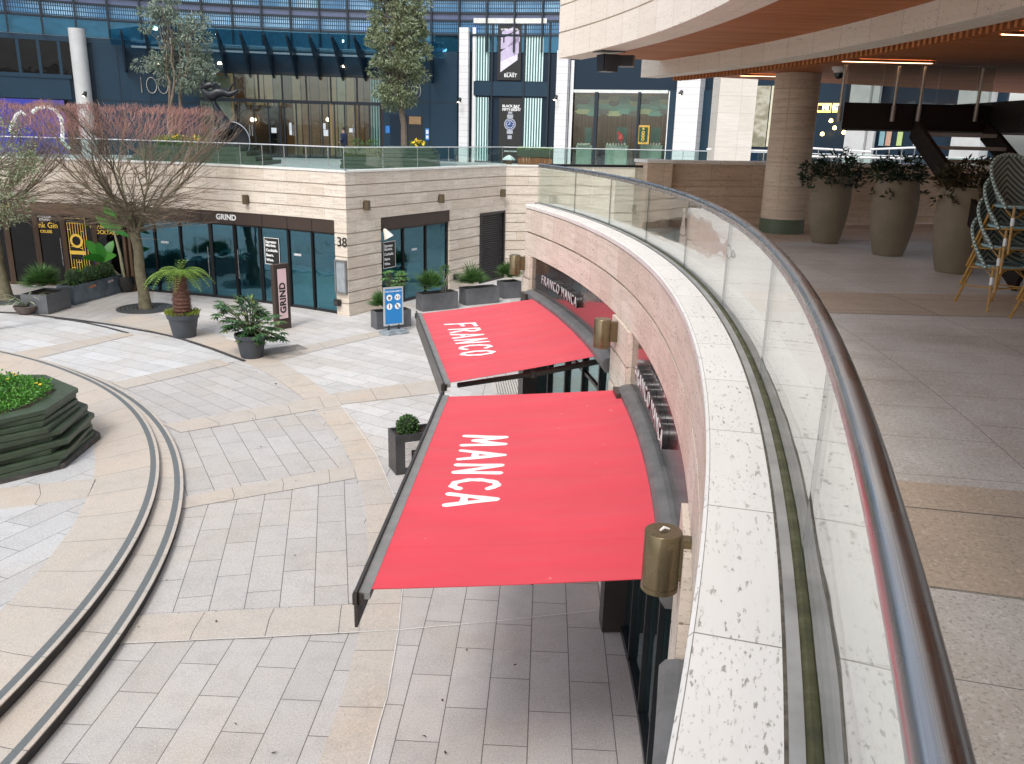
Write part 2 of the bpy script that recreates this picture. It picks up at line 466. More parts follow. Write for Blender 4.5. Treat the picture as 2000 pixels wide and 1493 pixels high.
# curved steps: two treads that die into the ground towards the back
M['tread'] = tan('tan_granite_tread', w=.95, h=50, off=0)
M['inlay'] = plain('grey_step_inlay', (.13, .145, .15), .6, var=.12, scale=30)
M['riser'] = plain('dark_step_riser', (.045, .043, .044), .7, var=.3, scale=5, bump=.3)
def hstep(a): return .14 * min(1, max(.08, 1 - max(0, a) / 55))
A0, A1, NA = -60, 100, 110
def ringpt(C, R, a, z): p = pol(C, R, a); return Vector((p.x, p.y, z))
def stepring(C, R, k, Cin, Rin, nm):
    """riser, nosing, inlay and tread of one curved step; k = storey of the step"""
    root = struct(thing(nm, None, None, (C[0] + R, C[1], 0)))
    ri, no, il, tr = MB(), MB(), MB(), MB()
    rows = []
    for i in range(NA + 1):
        a = A0 + (A1 - A0) * i / NA; h = hstep(a); z1 = k * h; z0 = (k - 1) * h - .02
        u = radians(a) * R
        rows.append((u, ringpt(C, R - .015, a, z0), ringpt(C, R - .015, a, z1 - .014), ringpt(C, R, a, z1 - .014), ringpt(C, R, a, z1 + .002), ringpt(C, R - .05, a, z1 + .004),
                     ringpt(C, R - .14, a, z1 + .004), ringpt(C, R - .14, a, z1), None))
    for i in range(NA):
        r, q = rows[i], rows[i + 1]
        f = lambda m_, j, c_: m_.quad(r[j], r[j + 1], q[j + 1], q[j], ((r[0], c_ * .1), (r[0], c_ * .1 + .1), (q[0], c_ * .1 + .1), (q[0], c_ * .1)))
        f(ri, 1, 0); f(no, 3, 1); f(no, 4, 2); f(no, 2, 0); f(il, 5, 0)
        # tread back to the next ring (or well under it)
        aa, ab = A0 + (A1 - A0) * i / NA, A0 + (A1 - A0) * (i + 1) / NA
        e0, e1 = ringpt(Cin, Rin, aa, k * hstep(aa)), ringpt(Cin, Rin, ab, k * hstep(ab))
        tr.quad(r[6], e0, e1, q[6], ((r[0], 0.1), (r[0], 3), (q[0], 3), (q[0], .1)))
    ri.build('riser', M['riser'], root, fixn=True); no.build('nosing', M['tread'], root, fixn=True)
    il.build('inlay_strip', M['inlay'], root, fixn=True); tr.build('tread', M['tread'], root, fixn=True)
    return root
stepring(CS1, RS1, 1, CS2, RS2 - 1.1, 'step')
stepring(CS2, RS2, 2, (-18.49, 7.855), 12.66, 'step')
# platform inside the steps
M['plat'] = gm(70, (.45, .45, .45), (.52, .525, .53), w=1.2, h=.5)
mb = MB(); prev = None
for i in range(NA + 1):
    a = A0 + (A1 - A0) * i / NA; z = 2 * hstep(a)
    cur = [ringpt((-18.49, 7.855), 12.66 * k_, a, z) for k_ in (1, .8, .5, .2)]
    if prev:
        for j in range(3): mb.quad(prev[j], cur[j], cur[j + 1], prev[j + 1])
    prev = cur
struct(mb.build('platform', M['plat'], fixn=True))
band((-40, 958), (186, 935), (170, 972), (-40, 1000), z=.19)
# thin kerb line at the back
mb = MB()
def strip(pts, w, z):
    pts = [at(x, y, 0) for x, y in pts]
    for i in range(len(pts) - 1):
        a, b = pts[i], pts[i + 1]; d = (b - a).normalized(); s_ = Vector((-d.y, d.x, 0)) * w / 2
        for q in (a, b): q.z = z
        mb.add([a - s_, b - s_, b + s_, a + s_, a - s_ - Vector((0, 0, z - .002)), b - s_ - Vector((0, 0, z - .002)), b + s_ - Vector((0, 0, z - .002)), a + s_ - Vector((0, 0, z - .002))], [(0, 1, 2, 3), (0, 4, 5, 1), (2, 6, 7, 3)])
strip([(-60, 606), (0, 611.5), (42, 613), (75, 617), (112, 622), (155, 627), (197, 633), (230, 638), (267, 645), (302, 651), (337, 659), (366, 667), (394, 676), (415, 683), (436, 691), (454, 698), (478, 707)], .07, .035)
strip([(107, 622.5), (140, 627), (169, 632), (210, 641), (250, 652)], .06, .03)
struct(mb.build('kerb', M['riser'], fixn=True))

# ================================================================ curved terrace wall with shopfronts
RW = 22.92
M['coping2'] = M['coping']
tw = thing('terrace_wall', 'curved travertine terrace wall with pale coping above the red awnings', 'wall', (*pol(C0, RW, 4).xy, 0))
TH0, TH1 = -50, 18.3
mb = MB(); mb.sweep(arc(C0, RW, TH1, TH0, 150), courses(4.42, 3.62, .40, groove=.030, depth=.06, back=-.52, first=.40), smooth=False)
mb.build('stone_facing', M['trav_pink'], tw, fixn=True)
mb = MB(); mb.sweep(arc(C0, RW, TH1, TH0, 150), [(-.535, 4.425), (-.02, 4.425), (.008, 4.432), (.012, 4.485), (0, 4.5), (-.535, 4.5)])
mb.build('coping', M['coping'], tw, fixn=True)
mb = MB(); mb.sweep(arc(C0, 23.43, TH1, TH0, 100), [(0, 4.424), (0, 4.02), (-.02, 4.02), (-.02, 4.424)])
mb.build('inner_face', M['trav'], tw, fixn=True)
BAYS = [(17.3, 5.0), (2.5, -8.7), (-10.4, -22), (-24, -36)]
PIERS = [(18.3, 17.3), (5.0, 2.5), (-8.7, -10.4), (-22, -24), (-36, -50)]
for a, b in PIERS:
    MB().sweep(arc(C0, RW - .04, a, b, 8), courses(3.615, 0, .40, groove=.028, depth=.03, back=-.5, first=.40)).build('pier', M['trav_pink'], tw, fixn=True)
M['band'] = plain('gloss_brown_fascia', (.045, .030, .026), .16, 0, var=.05, spec=.8, coat=.6)
M['cassette'] = plain('weathered_grey_cassette', (.15, .15, .15), .42, .2, var=.25, scale=5)
M['shopglass'] = glass('shop_glass', (.55, .74, .74), .8, (.02, .05, .055), wave=.010, boost=.24, refl=(.75, .95, .97))
for i, (a, b) in enumerate(BAYS):
    mb = MB(); mb.sweep(arc(C0, RW + .02, a, b, 40), [(-.04, 3.05), (0, 3.05), (0, 3.60), (-.04, 3.60)])
    sb = mb.build('sign_band', M['band'], tw, fixn=True)
    if i < 3:
        mb = MB(); mb.sweep(arc(C0, RW, a - .15, b + .15, 40), [(-.05, 2.86), (.08, 2.86), (.12, 2.92), (.12, 2.99), (.09, 3.03), (.02, 3.045), (-.05, 3.045)], smooth=False)
        mb.build('awning_housing' , M['cassette'], tw, fixn=True)
    fr = MB(); npan = 5 if i != 1 else 5; rg = RW + .10
    aa = [a + (b - a) * k / npan for k in range(npan + 1)]
    fr.sweep(arc(C0, rg, a, b, 30), [(-.04, 2.78), (.04, 2.78), (.04, 2.86), (-.04, 2.86)])
    fr.sweep(arc(C0, rg, a, b, 30), [(-.04, 0.005), (.05, 0.005), (.05, .10), (-.04, .10)])
    fr.sweep(arc(C0, rg, a, b, 30), [(-.03, 2.30), (.03, 2.30), (.03, 2.35), (-.03, 2.35)])
    for k, t in enumerate(aa):
        t2 = min(max(t, b + .1), a - .1); p = pol(C0, rg, t2)
        fr.box((p.x, p.y, 1.43), (.11, .06, 2.70), radians(t2))
    f = fr.build('shop_frame', M['frame_black'], tw, fixn=True)
    for k in range(npan):
        g = MB(); g.sweep(arc(C0, rg + .0, aa[k] - .12, aa[k + 1] + .12, 6), [(-.005, .10), (.005, .10), (.005, 2.30), (-.005, 2.30)], u0=k * 2)
        g.sweep(arc(C0, rg + .0, aa[k] - .12, aa[k + 1] + .12, 6), [(-.005, 2.35), (.005, 2.35), (.005, 2.78), (-.005, 2.78)], u0=k * 2)
        g.build('pane', M['shopglass'], f, fixn=True)
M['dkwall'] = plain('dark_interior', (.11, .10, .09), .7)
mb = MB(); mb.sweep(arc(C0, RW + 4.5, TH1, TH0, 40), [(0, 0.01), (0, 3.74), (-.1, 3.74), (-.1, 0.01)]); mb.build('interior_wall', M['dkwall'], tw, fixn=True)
mb = MB(); mb.sweep(arc(C0, RW + .6, TH1, TH0, 40), [(0, 0.012), (-3.8, .012), (-3.8, 0.01), (0, .01)]); mb.build('interior_floor', plain('interior_floor', (.40, .38, .35), .4), tw, fixn=True)
# bronze end frame standing beside the pier
for a in (2.2, 17.1):
    p = pol(C0, RW - .02, a); mb = MB().box((p.x, p.y, 1.5), (.3, .28, 2.98), radians(a)); mb.build('door_jamb', M['dkmetal'], tw)
# shop lettering on the sign band
M['white'] = plain('white_letter', (.82, .82, .82), .35, var=.03)
M['letpale'] = plain('pale_letter_face', (.50, .50, .50), .4)
M['letdark'] = plain('dark_letter', (.02, .02, .022), .3, var=.03)
def onarc(R, th0, z0):
    return lambda v: pol(C0, R - v.z, th0 - degrees(v.x / R), z0 + v.y)
for th0 in (12.9, -1.6):
    text('sign_lettering', 'FRANCO MANCA', .22, M['letdark'], onarc(RW - .01, th0, 3.33), tw, ext=.028, offset=.012, space=1.15)
    text('sign_lettering', 'FRANCO MANCA', .22, M['letpale'], onarc(RW - .045, th0, 3.33), tw, ext=.004, offset=-.003, space=1.26)
text('house_number', '39', .2, M['letdark'], onarc(RW - .045, 3.4, 2.75), tw, ext=.012)

# ---------------------------------------------------------------- wall cylinder lamps
M['bronze'] = plain('bronze_metal', (.185, .145, .085), .27, .75, var=.05, scale=3)
def wall_lamp(th, z, label, R=22.70):
    p = pol(C0, R, th, 0); r = thing('wall_lamp', label, 'wall lamp', (p.x, p.y, z), radians(th), 'bronze cylinder wall lamps along the curved wall')
    mb = MB(); mb.lathe([(0, .172), (.097, .172), (.100, .168), (.100, -.135), (.096, -.137), (.096, -.142), (.100, -.144), (.100, -.17), (.08, -.172), (.08, -.15), (0, -.15)], n=40)
    mb.build('lamp_body', M['bronze'], r, world=False)
    mb = MB().box((.145, 0, .02), (.13, .07, .24)); mb.build('bracket', M['bronze'], r, world=False)
    return r
wall_lamp(18.0, 3.44, 'small bronze cylinder lamp at the far end of the curved wall, beside a potted palm')
wall_lamp(4.15, 3.46, 'bronze cylinder lamp on the stone pier between the two red awnings')
l3 = wall_lamp(-10.1, 3.52, 'large bronze cylinder lamp nearest the camera, at the corner of the closer awning', 22.77)
mb = MB(); mb.tube([(-.02, -.02, .18), (0, 0, .19), (.03, .01, .18)], [.006, .009, .005], 6); mb.build('droppings', plain('chalky', (.7, .68, .64), .9), l3, world=False)

# ---------------------------------------------------------------- glass balustrade of the terrace
M['bglass'] = glass('balustrade_glass', (.93, .965, .95), 1.0, wave=.008, boost=.03, wscale=.7)
M['rglass'] = glass('far_balustrade_glass', (.80, .90, .88), 1.0, wave=.004, boost=.02)
gb = thing('glass_balustrade', 'curved frameless glass balustrade with round steel handrail on the terrace coping', 'balustrade', (*pol(C0, 23.2, 0).xy, 4.5))
joints = [18.67, 13.95, 9.44, 4.71, -.16, -4.96, -9.65, -14.7, -19.5, -24.3, -29.1]
for a, b in zip(joints[:-1], joints[1:]):
    mb = MB(); mb.sweep(arc(C0, 23.2, a - .012, b + .012, 14), [(-.007, 4.47), (.007, 4.47), (.007, 5.16), (-.007, 5.16)], u0=a, smooth=True)
    mb.build('glass_panel', M['bglass'], gb, fixn=True)
for a in joints[1:-1]:
    p = pol(C0, 23.2, a); MB().box((p.x, p.y, 4.82), (.013, .009, .68), radians(a)).build('joint_seal', plain('joint_seal', (.03, .05, .045), .4), gb)
# steel side channel with a mossy groove
M['moss'] = Mt('mossy_groove')
m_ = M['moss']; nz = m_.noise(m_.tc('Object'), 9, 5, .7)
m_.set(col=m_.ramp(nz, [(.3, (.035, .034, .022)), (.5, (.075, .075, .032)), (.7, (.15, .14, .09))]), rough=.8, normal=m_.bump(nz, .5, .01)); M['moss'] = m_.m
mb = MB()
for s_ in (-1, 1): mb.sweep(arc(C0, 23.2 + s_ * .060, 18.67, -33, 110), [(-.005, 4.49), (.005, 4.49), (.005, 4.5025), (-.005, 4.5025)])
mb.build('dirty_joint', plain('dirty_joint', (.10, .085, .065), .9, var=.6, scale=30), gb, fixn=True)
mb = MB()
for s_ in (-1, 1):
    o_ = s_ * .040; t = .012 * s_
    mb.sweep(arc(C0, 23.2, 18.67, -33, 110), [(o_ - .016, 4.49), (o_ + .016, 4.49), (o_ + .016, 4.512), (o_ - .016, 4.512)])
mb.build('base_channel', plain('weathered_steel', (.55, .55, .53), .42, .75, var=.2, scale=4), gb, fixn=True)
mb = MB(); mb.sweep(arc(C0, 23.2, 18.67, -33, 110), [(-.024, 4.49), (.024, 4.49), (.024, 4.504), (.010, 4.510), (-.010, 4.510), (-.024, 4.504)]); mb.build('mossy_seal', M['moss'], gb, fixn=True)
mst = Mt('handrail_steel'); ob = mst.tc('UV')
scr = mst.noise(mst.map(ob, (60, 1.2, 1)), 1.0, 4, .7); big = mst.noise(mst.tc('Object'), 3, 4)
mst.set(col=mst.ramp(scr, [(.35, (.32, .325, .34)), (.65, (.52, .53, .55))]), metal=1.0, rough=mst.ramp(big, [(.3, .20), (.7, .36)]), normal=mst.bump(scr, .15, .001))
M['rail'] = mst.m
mb = MB(); mb.tube([pol(C0, 23.208, 18.67 - k * .5, 5.165) for k in range(104)], .029, 20); mb.build('handrail', M['rail'], gb)
mb = MB(); mb.sweep(arc(C0, 23.2, 18.67, -33, 110), [(-.012, 5.125), (.012, 5.125), (.012, 5.15), (-.012, 5.15)]); mb.build('rail_channel', M['steel'], gb, fixn=True)

# return run across the end of the terrace, to the pillar of the back wall
TH = 18.67
e0, e1 = pol(C0, 23.22, TH), pol(C0, 25.28, TH)
rb = thing('glass_balustrade', 'short straight glass balustrade across the far end of the terrace, joining the stone pillar', 'balustrade', (*e0.xy, 4.4))
em = (e0 + e1) / 2
for p, q in ((e0, em), (em, e1)):
    d = (q - p).normalized() * .01
    MB().bar((*(p + d).xy, 4.60), (*(q - d).xy, 4.60), .014, 1.1).build('glass_panel', M['bglass'], rb)
MB().tube([(*e0.xy, 5.165), (*e1.xy, 5.165)], .024, 12).build('handrail', M['frame_black'], rb)

# ================================================================ terrace floor and back wall
M['terr'] = paving('terrace_granite', (.64, .615, .57), (.70, .675, .63), w=.60, h=1.2, off=.5, speck=.6, warm=(.38, .29, .22), warmth=.38, joint=.0025)
mb = MB(); mb.sweep(arc(C0, 23.44, 18.3, -50, 120, inward=False), [(0, 4.05), (14, 4.05), (14, 3.75), (0, 3.75)], u0=.3)
struct(mb.build('terrace_floor', M['terr'], fixn=True))
for a, b in ((3.2, .5), (-9.85, -12.5), (16.6, 13.6)):
    mb = MB(); mb.sweep(arc(C0, 23.46, a, b, 10, inward=False), [(0, 4.054), (10, 4.054)], closed=False, u0=.3)
    o = struct(mb.build('paving_band', paving('tan_terrace_%d' % a, (.55, .455, .36), (.62, .52, .42), w=1.25, h=1.2, off=.5, speck=.5, warm=(.5, .33, .2), warmth=.1)))
    if o.data.polygons[0].normal.z < 0: o.data.flip_normals()
bw = thing('stone_wall', 'brown travertine parapet wall with white coping behind the terrace pots', 'wall', (*pol(C0, 26, 18.8).xy, 4.05))
pth = [pol(C0, r, 18.75) for r in (25.3, 40)]
path = straight(pth[0], pth[1], 1)
mb = MB(); mb.sweep(path, courses(5.22, 4.05, .30, groove=.012, depth=.015, back=-.30, first=.30)); mb.build('stone_facing', M['trav_under'], bw, fixn=True)
mb = MB(); mb.sweep(path, [(-.34, 5.22), (.03, 5.22), (.03, 5.285), (-.34, 5.285)]); mb.build('coping', M['coping'], bw, fixn=True)
p = pol(C0, 25.5, 18.75); mb = MB().box((p.x, p.y + .02, 4.63), (.52, .5, 1.2), radians(18.75)); mb.build('pillar', M['trav_under'], bw)
mb = MB().box((p.x, p.y + .02, 5.265), (.56, .54, .06), radians(18.75)); mb.build('pillar_cap', M['coping'], bw)
mb = MB(); mb.sweep(straight(pol(C0, 23.5, 18.3), pol(C0, 40, 18.3)), [(-.3, 0), (0, 0), (0, 4.04), (-.3, 4.04)]); mb.build('lower_face', M['trav'], bw, fixn=True)
# column
cx, cy = 4.93, 15.85
CR = .39
cl = thing('round_column', 'round travertine column with a green painted base on the terrace', 'column', (cx, cy, 4.05))
MB().lathe([(CR, 0), (CR, 2.78)], (cx, cy, 4.05), 40).build('shaft', travertine('travertine_column', (.66, .53, .41), (.72, .60, .48), w=1.23, h=.42, off=0, pores=.5, streak=1.1, dirt=.2), cl)
MB().lathe([(.398, 0), (.398, .26), (.39, .262)], (cx, cy, 4.051), 40).build('painted_base', plain('green_paint', (.10, .125, .08), .5), cl)
a = radians(235); MB().box((cx + .391 * cos(a), cy + .391 * sin(a), 5.55), (.006, .018, 2.5), a).build('joint_strip', plain('pale_joint', (.58, .45, .33), .6), cl)

# ================================================================ roof canopy over the terrace
rf = thing('terrace_roof', 'travertine faced roof canopy with timber slatted soffit over the terrace', 'roof', (*pol(C0, 26, 0).xy, 7))
mw = Mt('timber_soffit'); uv = mw.tc('UV')
br = mw.n('TexBrick', {'Vector': uv, 'Color1': (0, 0, 0, 1), 'Color2': (1, 1, 1, 1), 'Mortar': (0, 0, 0, 1), 'Scale': 1.0, 'Mortar Size': .006, 'Bias': 0.0, 'Brick Width': 3.0, 'Row Height': .11}, offset=.4)
gr = mw.noise(mw.map(uv, (.7, 22, 1)), 1.5, 4, .6)
c_ = mw.mix(mw.ramp(br.outputs['Color'], [(0, 0.0), (1, 1.0)]), (.42, .145, .052), (.54, .21, .082))
c_ = mw.mix(mw.math('MULTIPLY', mw.ramp(gr, [(.4, 0.0), (.7, 1.0)]), .5), c_, (.28, .085, .03))
c_ = mw.mix(mw.math('MULTIPLY', br.outputs['Fac'], .8), c_, (.08, .03, .015))
mw.set(col=c_, rough=.6, spec=.15, normal=mw.bump(mw.math('SUBTRACT', 1.0, br.outputs['Fac']), .4, .01)); M['wood'] = mw.m
FE = 19.7
mb = MB(); pr = [(-.45, 11.0), (0, 11.0)]
for z in (10.2, 9.4, 8.62, 7.86, 7.42): pr += [(0, z + .012), (-.03, z + .012), (-.03, z - .012), (0, z - .012)]
pr += [(0, 7.0), (-.45, 7.0)]
mb.sweep(arc(C0, 23.65, FE, -45, 120), pr); mb.build('fascia', M['trav_light'], rf, fixn=True)
def planksoffit(R0, R1, a0, a1, z, nm, z1=None):
    """flat soffit sheet with boards running across the canopy"""
    m_ = MB(); n_ = 60; z1 = z1 or z + .08
    vs = []
    for i in range(n_ + 1):
        a = a0 + (a1 - a0) * i / n_
        for R in (R0, R1):
            p = pol(C0, R, a); vs += [(p.x, p.y, z), (p.x, p.y, z1)]
    fs = []; uvs = []
    for i in range(n_):
        j = 4 * i
        f = (j, j + 4, j + 6, j + 2); fs.append(f); uvs.append([(vs[q][0] * cos(.08) + vs[q][1] * sin(.08), -vs[q][0] * sin(.08) + vs[q][1] * cos(.08)) for q in f])
        fs.append((j + 1, j + 3, j + 7, j + 5)); uvs.append(None)
    fs += [(0, 2, 3, 1), (4 * n_, 4 * n_ + 1, 4 * n_ + 3, 4 * n_ + 2)]; uvs += [None, None]
    m_.add(vs, fs, uvs); return m_.build(nm, M['wood'], rf, fixn=True)
planksoffit(24.1, 25.70, FE, -45, 7.06, 'outer_soffit')
mb = MB(); mb.sweep(arc(C0, 25.70, FE + 1.6, -45, 110), [(-.38, 6.80), (0, 6.80), (0, 7.12), (-.38, 7.12)]); mb.build('edge_beam', M['trav_light'], rf, fixn=True)
planksoffit(26.22, 38, 20.2, -45, 6.84, 'inner_soffit')
mb = MB()
a = 20.0
while a > -14:
    p, q = pol(C0, 26.09, a, 6.79), pol(C0, 26.26, a, 6.79); mb.bar(p, q, .05, .11); a -= .26
mb.build('slat_row', M['wood'], rf)
MB().sweep(arc(C0, 26.08, 20.2, -45, 90), [(0, 6.86), (0, 7.0), (-.2, 7.0), (-.2, 6.86)]).build('slat_backing', M['dkwall'], rf, fixn=True)
mb = MB(); mb.sweep(arc(C0, 24.1, FE, -45, 60, inward=False), [(0, 11), (14, 11), (14, 7.2), (0, 7.2)]); mb.build('roof_mass', M['trav'], rf, fixn=True)
M['strip'] = emitm('warm_light', (1, .60, .32), 4.5)
def clight(x0, y0, x1, y1, lab):
    a, b = at(x0, y0, 6.815), at(x1, y1, 6.815)
    r = thing('ceiling_light', lab, 'ceiling light', ((a.x + b.x) / 2, (a.y + b.y) / 2, 6.82), 0, 'linear lights in the timber soffit')
    MB().bar(a, b, .07, .03).build('diffuser', M['strip'], r)
    e = (b - a).normalized() * .02
    mb = MB(); s_ = Vector((-e.y, e.x, 0)).normalized() * .045
    for k in (-1, 1): mb.bar(a - e + s_ * k + Vector((0, 0, .004)), b + e + s_ * k + Vector((0, 0, .004)), .018, .035)
    mb.build('housing', M['wood'], r)
clight(1447, 147, 1580, 149.5, 'warm strip light in the soffit just left of the round column')
clight(1647, 118.5, 1820, 122.5, 'long warm strip light in the soffit to the right of the dome camera')
clight(1960, 65, 2090, 70, 'warm strip light cut off by the right edge of the photo')
# dome camera
p = at(1640, 136, 6.80)
r = thing('security_camera', 'white dome security camera hanging from the timber soffit', 'security camera', p)
MB().lathe([(0, .04), (.12, .04), (.12, .0), (.09, -.02), (.085, -.05)], p, 24).build('mount', M['white'], r)
MB().lathe([(.085, -.05), (.075, -.10), (.045, -.135), (0, -.15)], p, 24).build('dome', plain('smoked_dome', (.03, .03, .035), .1, spec=.8), r)
# loudspeaker pair at the roof tip
p = at(1186, 124, 6.82); q = at(1224, 120, 6.86)
r = thing('loudspeaker', 'black box loudspeaker hung under the tip of the stone roof', 'loudspeaker', p, radians(20))
MB().box((0, 0, 0), (.24, .26, .26), top=(1.1, 1)).build('cabinet', M['frame_black'], r, world=False)
MB().box((0, -.155, -.01), (.22, .012, .25)).build('grille', plain('speaker_mesh', (.03, .03, .03), .8, bump=.4), r, world=False)
MB().box((0.02, 0, .19), (.42, .34, .05)).build('mounting_plate', M['frame_black'], r, world=False)
r = thing('loudspeaker', 'smaller black loudspeaker beside the stone beam end under the roof', 'loudspeaker', q, radians(-15))
MB().box((0, 0, 0), (.24, .22, .17)).build('cabinet', M['frame_black'], r, world=False)
MB().box((0, -.115, 0), (.2, .012, .13)).build('grille', plain('speaker_mesh_small', (.03, .03, .03), .8, bump=.4), r, world=False)

# ================================================================ awnings
mr = Mt('red_canvas'); uv = mr.tc('UV')
wv = mr.noise(mr.map(uv, (.8, 2.2, 1)), 1.2, 2, .4); fine = mr.noise(uv, 180, 2)
seam = mr.n('TexBrick', {'Vector': uv, 'Color1': (0, 0, 0, 1), 'Color2': (0, 0, 0, 1), 'Mortar': (1, 1, 1, 1), 'Scale': 1.0, 'Mortar Size': .006, 'Mortar Smooth': .4, 'Brick Width': 50.0, 'Row Height': 1.22}, offset=0).outputs['Fac']
sp = mr.noise(uv, 9, 2, .3)
c_ = mr.mix(mr.ramp(wv, [(.3, 0.0), (.7, 1.0)]), (.60, .038, .060), (.66, .046, .070))
c_ = mr.mix(mr.math('MULTIPLY', seam, .5), c_, (.52, .02, .03))
c_ = mr.mix(mr.math('MULTIPLY', mr.ramp(sp, [(.75, 0.0), (.80, 1.0)]), .5), c_, (.80, .35, .33))
mr.set(col=c_, rough=.6, spec=.3, sheen=.2, normal=mr.bump(mr.math('ADD', mr.math('MULTIPLY', wv, 1.0), mr.math('MULTIPLY', fine, .02)), .7, .045)); M['canvas'] = mr.m
GLY = {'F': [[(.08, -.02), (.1, .5), (.12, 1)], [(.1, .96), (.62, 1.0)], [(.1, .52), (.5, .55)]],
       'R': [[(.08, 0), (.1, 1)], [(.1, .98), (.42, .98), (.56, .78), (.42, .56), (.1, .5)], [(.3, .5), (.62, .0)]],
       'A': [[(.02, 0), (.32, 1)], [(.32, 1), (.62, 0)], [(.14, .34), (.52, .34)]],
       'N': [[(.08, 0), (.1, 1)], [(.1, 1), (.56, .02)], [(.56, 0), (.6, 1)]],
       'C': [[(.62, .80), (.46, .98), (.24, .92), (.1, .62), (.1, .34), (.26, .06), (.48, .02), (.62, .18)]],
       'O': [[(.34, 1), (.14, .82), (.08, .45), (.2, .1), (.38, 0), (.56, .18), (.62, .55), (.52, .88), (.34, 1)]],
       'M': [[(.06, 0), (.14, 1)], [(.14, 1), (.4, .25)], [(.4, .25), (.66, 1)], [(.66, 1), (.76, 0)]]}
def awning(pix, word, base0, base1, hgt, label, rad):
    """pix: bar far, bar near (z 2.8), cassette far, cassette near (z 2.97)"""
    b0, b1 = at(*pix[0], 2.80), at(*pix[1], 2.80); c0, c1 = at(*pix[2], 2.95), at(*pix[3], 2.95)
    ctr = (b0 + b1) / 2; r = thing('awning', label, 'awning', (ctr.x, ctr.y, 2.8))
    mb = MB(); N = 16; K = 8
    def P(s, t, dz=0):
        p = (b0 * (1 - s) + b1 * s) * (1 - t) + (c0 * (1 - s) + c1 * s) * t
        return Vector((p.x, p.y, p.z - .03 * sin(pi * t) * (1 + .3 * sin(7 * s)) * sin(pi * min(1, max(0, .08 + .84 * s))) + dz))
    for dz in (0, -.004):
        vs = [P(i / N, j / K, dz) for i in range(N + 1) for j in range(K + 1)]; L = (b1 - b0).length; D = (c0 - b0).length
        fs = []; uvs = []
        for i in range(N):
            for j in range(K):
                q = (i * (K + 1) + j, (i + 1) * (K + 1) + j, (i + 1) * (K + 1) + j + 1, i * (K + 1) + j + 1)
                if dz: q = q[::-1]
                fs.append(q); uvs.append([(((k % (K + 1)) / K) * D, (k // (K + 1)) / N * L) for k in q])
        mb.add(vs, fs, uvs, True)
    mb.build('canvas', M['canvas'], r)
    u = (b1 - b0).normalized(); v = (c0 - b0); v = (v - u * v.dot(u)).normalized(); w = u.cross(v); w = w if w.z > 0 else -w
    # front bar: grey channel on top and tall dark fascia plate
    e = u * .05
    grey = plain('grey_aluminium', (.26, .26, .25), .45, .3, var=.15)
    MB().bar(b0 - e - v * .02 - w * .02, b1 + e - v * .02 - w * .02, .075, .05).build('front_bar', grey, r)
    MB().bar(b0 - e * 1.8 - v * .068 - Vector((0, 0, .095)), b1 + e * 1.9 - v * .068 - Vector((0, 0, .095)), .020, .26).build('front_fascia', M['dkmetal'], r)
    for s_, q in ((0, b0), (1, b1)):
        MB().box(q - v * .06 + (e if s_ else -e) * .8 - Vector((0, 0, .04)), (.07, .05, .08), atan2(v.y, v.x)).build('end_cap', M['dkmetal'], r)
    # folding arms under the cloth
    for s_ in ((.03, .97) if word == 'FRANCO' else (.15, .85)):
        a0, a2 = P(s_, .06, -.09), P(s_, .97, -.12); a1 = (a0 + a2) / 2 + u * (.35 if s_ < .5 else -.25) * 0 - Vector((0, 0, .02))
        mb = MB(); mb.bar(a0, a1, .05, .05); mb.bar(a1, a2, .06, .06); mb.cyl(a1 + Vector((0, 0, .045)), a1 - Vector((0, 0, .045)), .04, n=12)
        mb.build('folding_arm', M['dkmetal'], r)
    # painted word
    nrm = (c0 - b0).cross(b1 - b0); nrm = nrm.normalized() if nrm.z > 0 else -nrm.normalized()
    def hit(x, y):
        d = ray(x, y); t = (b0 - Vector((0, 0, CAM_H))).dot(nrm) / d.dot(nrm); return Vector((0, 0, CAM_H)) + d * t
    h0, h1 = hit(*base0), hit(*base1); uu = (h1 - h0); Lw = uu.length; uu.normalize(); vv = nrm.cross(uu); vv = vv if vv.dot(v) > 0 else -vv
    adv = {'M': .86, 'O': .70, 'C': .68}; tot = sum(adv.get(c, .70) for c in word) - .06; sx = Lw / tot
    mb = MB(); x = 0; rnd = random.Random(3)
    for ch in word:
        jig = rnd.uniform(-.04, .04)
        for st in GLY[ch]:
            pts = []
            for a, b in zip(st[:-1], st[1:]):
                for k in range(4): pts.append((a[0] + (b[0] - a[0]) * k / 4, a[1] + (b[1] - a[1]) * k / 4))
            pts.append(st[-1])
            # rounded ends and a slightly uneven brush
            path = []; rr = []
            for k, (px_, py_) in enumerate(pts):
                X, Y = (x + px_ * .76 + .06) * sx, (py_ + jig) * hgt
                sag = .0
                path.append(Vector((X, Y, 0))); rr.append(rad * (1 + .12 * sin(k * 1.7 + x * 5)))
            d0 = (path[0] - path[1]).normalized(); d1 = (path[-1] - path[-2]).normalized()
            path = [path[0] + d0 * rad * .9, path[0] + d0 * rad * .6] + path + [path[-1] + d1 * rad * .6, path[-1] + d1 * rad * .9]
            rr = [rad * .3, rad * .8] + rr + [rad * .8, rad * .3]
            tb = MB(); tb.tube(path, rr, 12)
            o_ = len(mb.v)
            for p_ in tb.v:
                q = h0 + uu * p_.x + vv * p_.y
                # drop on the cloth surface
                rel = q - b0; s_ = rel.dot(u) / (b1 - b0).length; t_ = rel.dot(v) / max(.01, (c0 - b0).dot(v))
                sagz = .03 * sin(pi * min(1, max(0, t_))) * (1 + .3 * sin(7 * s_)) * sin(pi * min(1, max(0, .08 + .84 * s_)))
                g = P(min(1, max(0, s_)), min(1, max(0, t_)))
                mb.v.append(Vector((q.x, q.y, g.z + .004 + p_.z * .12)))
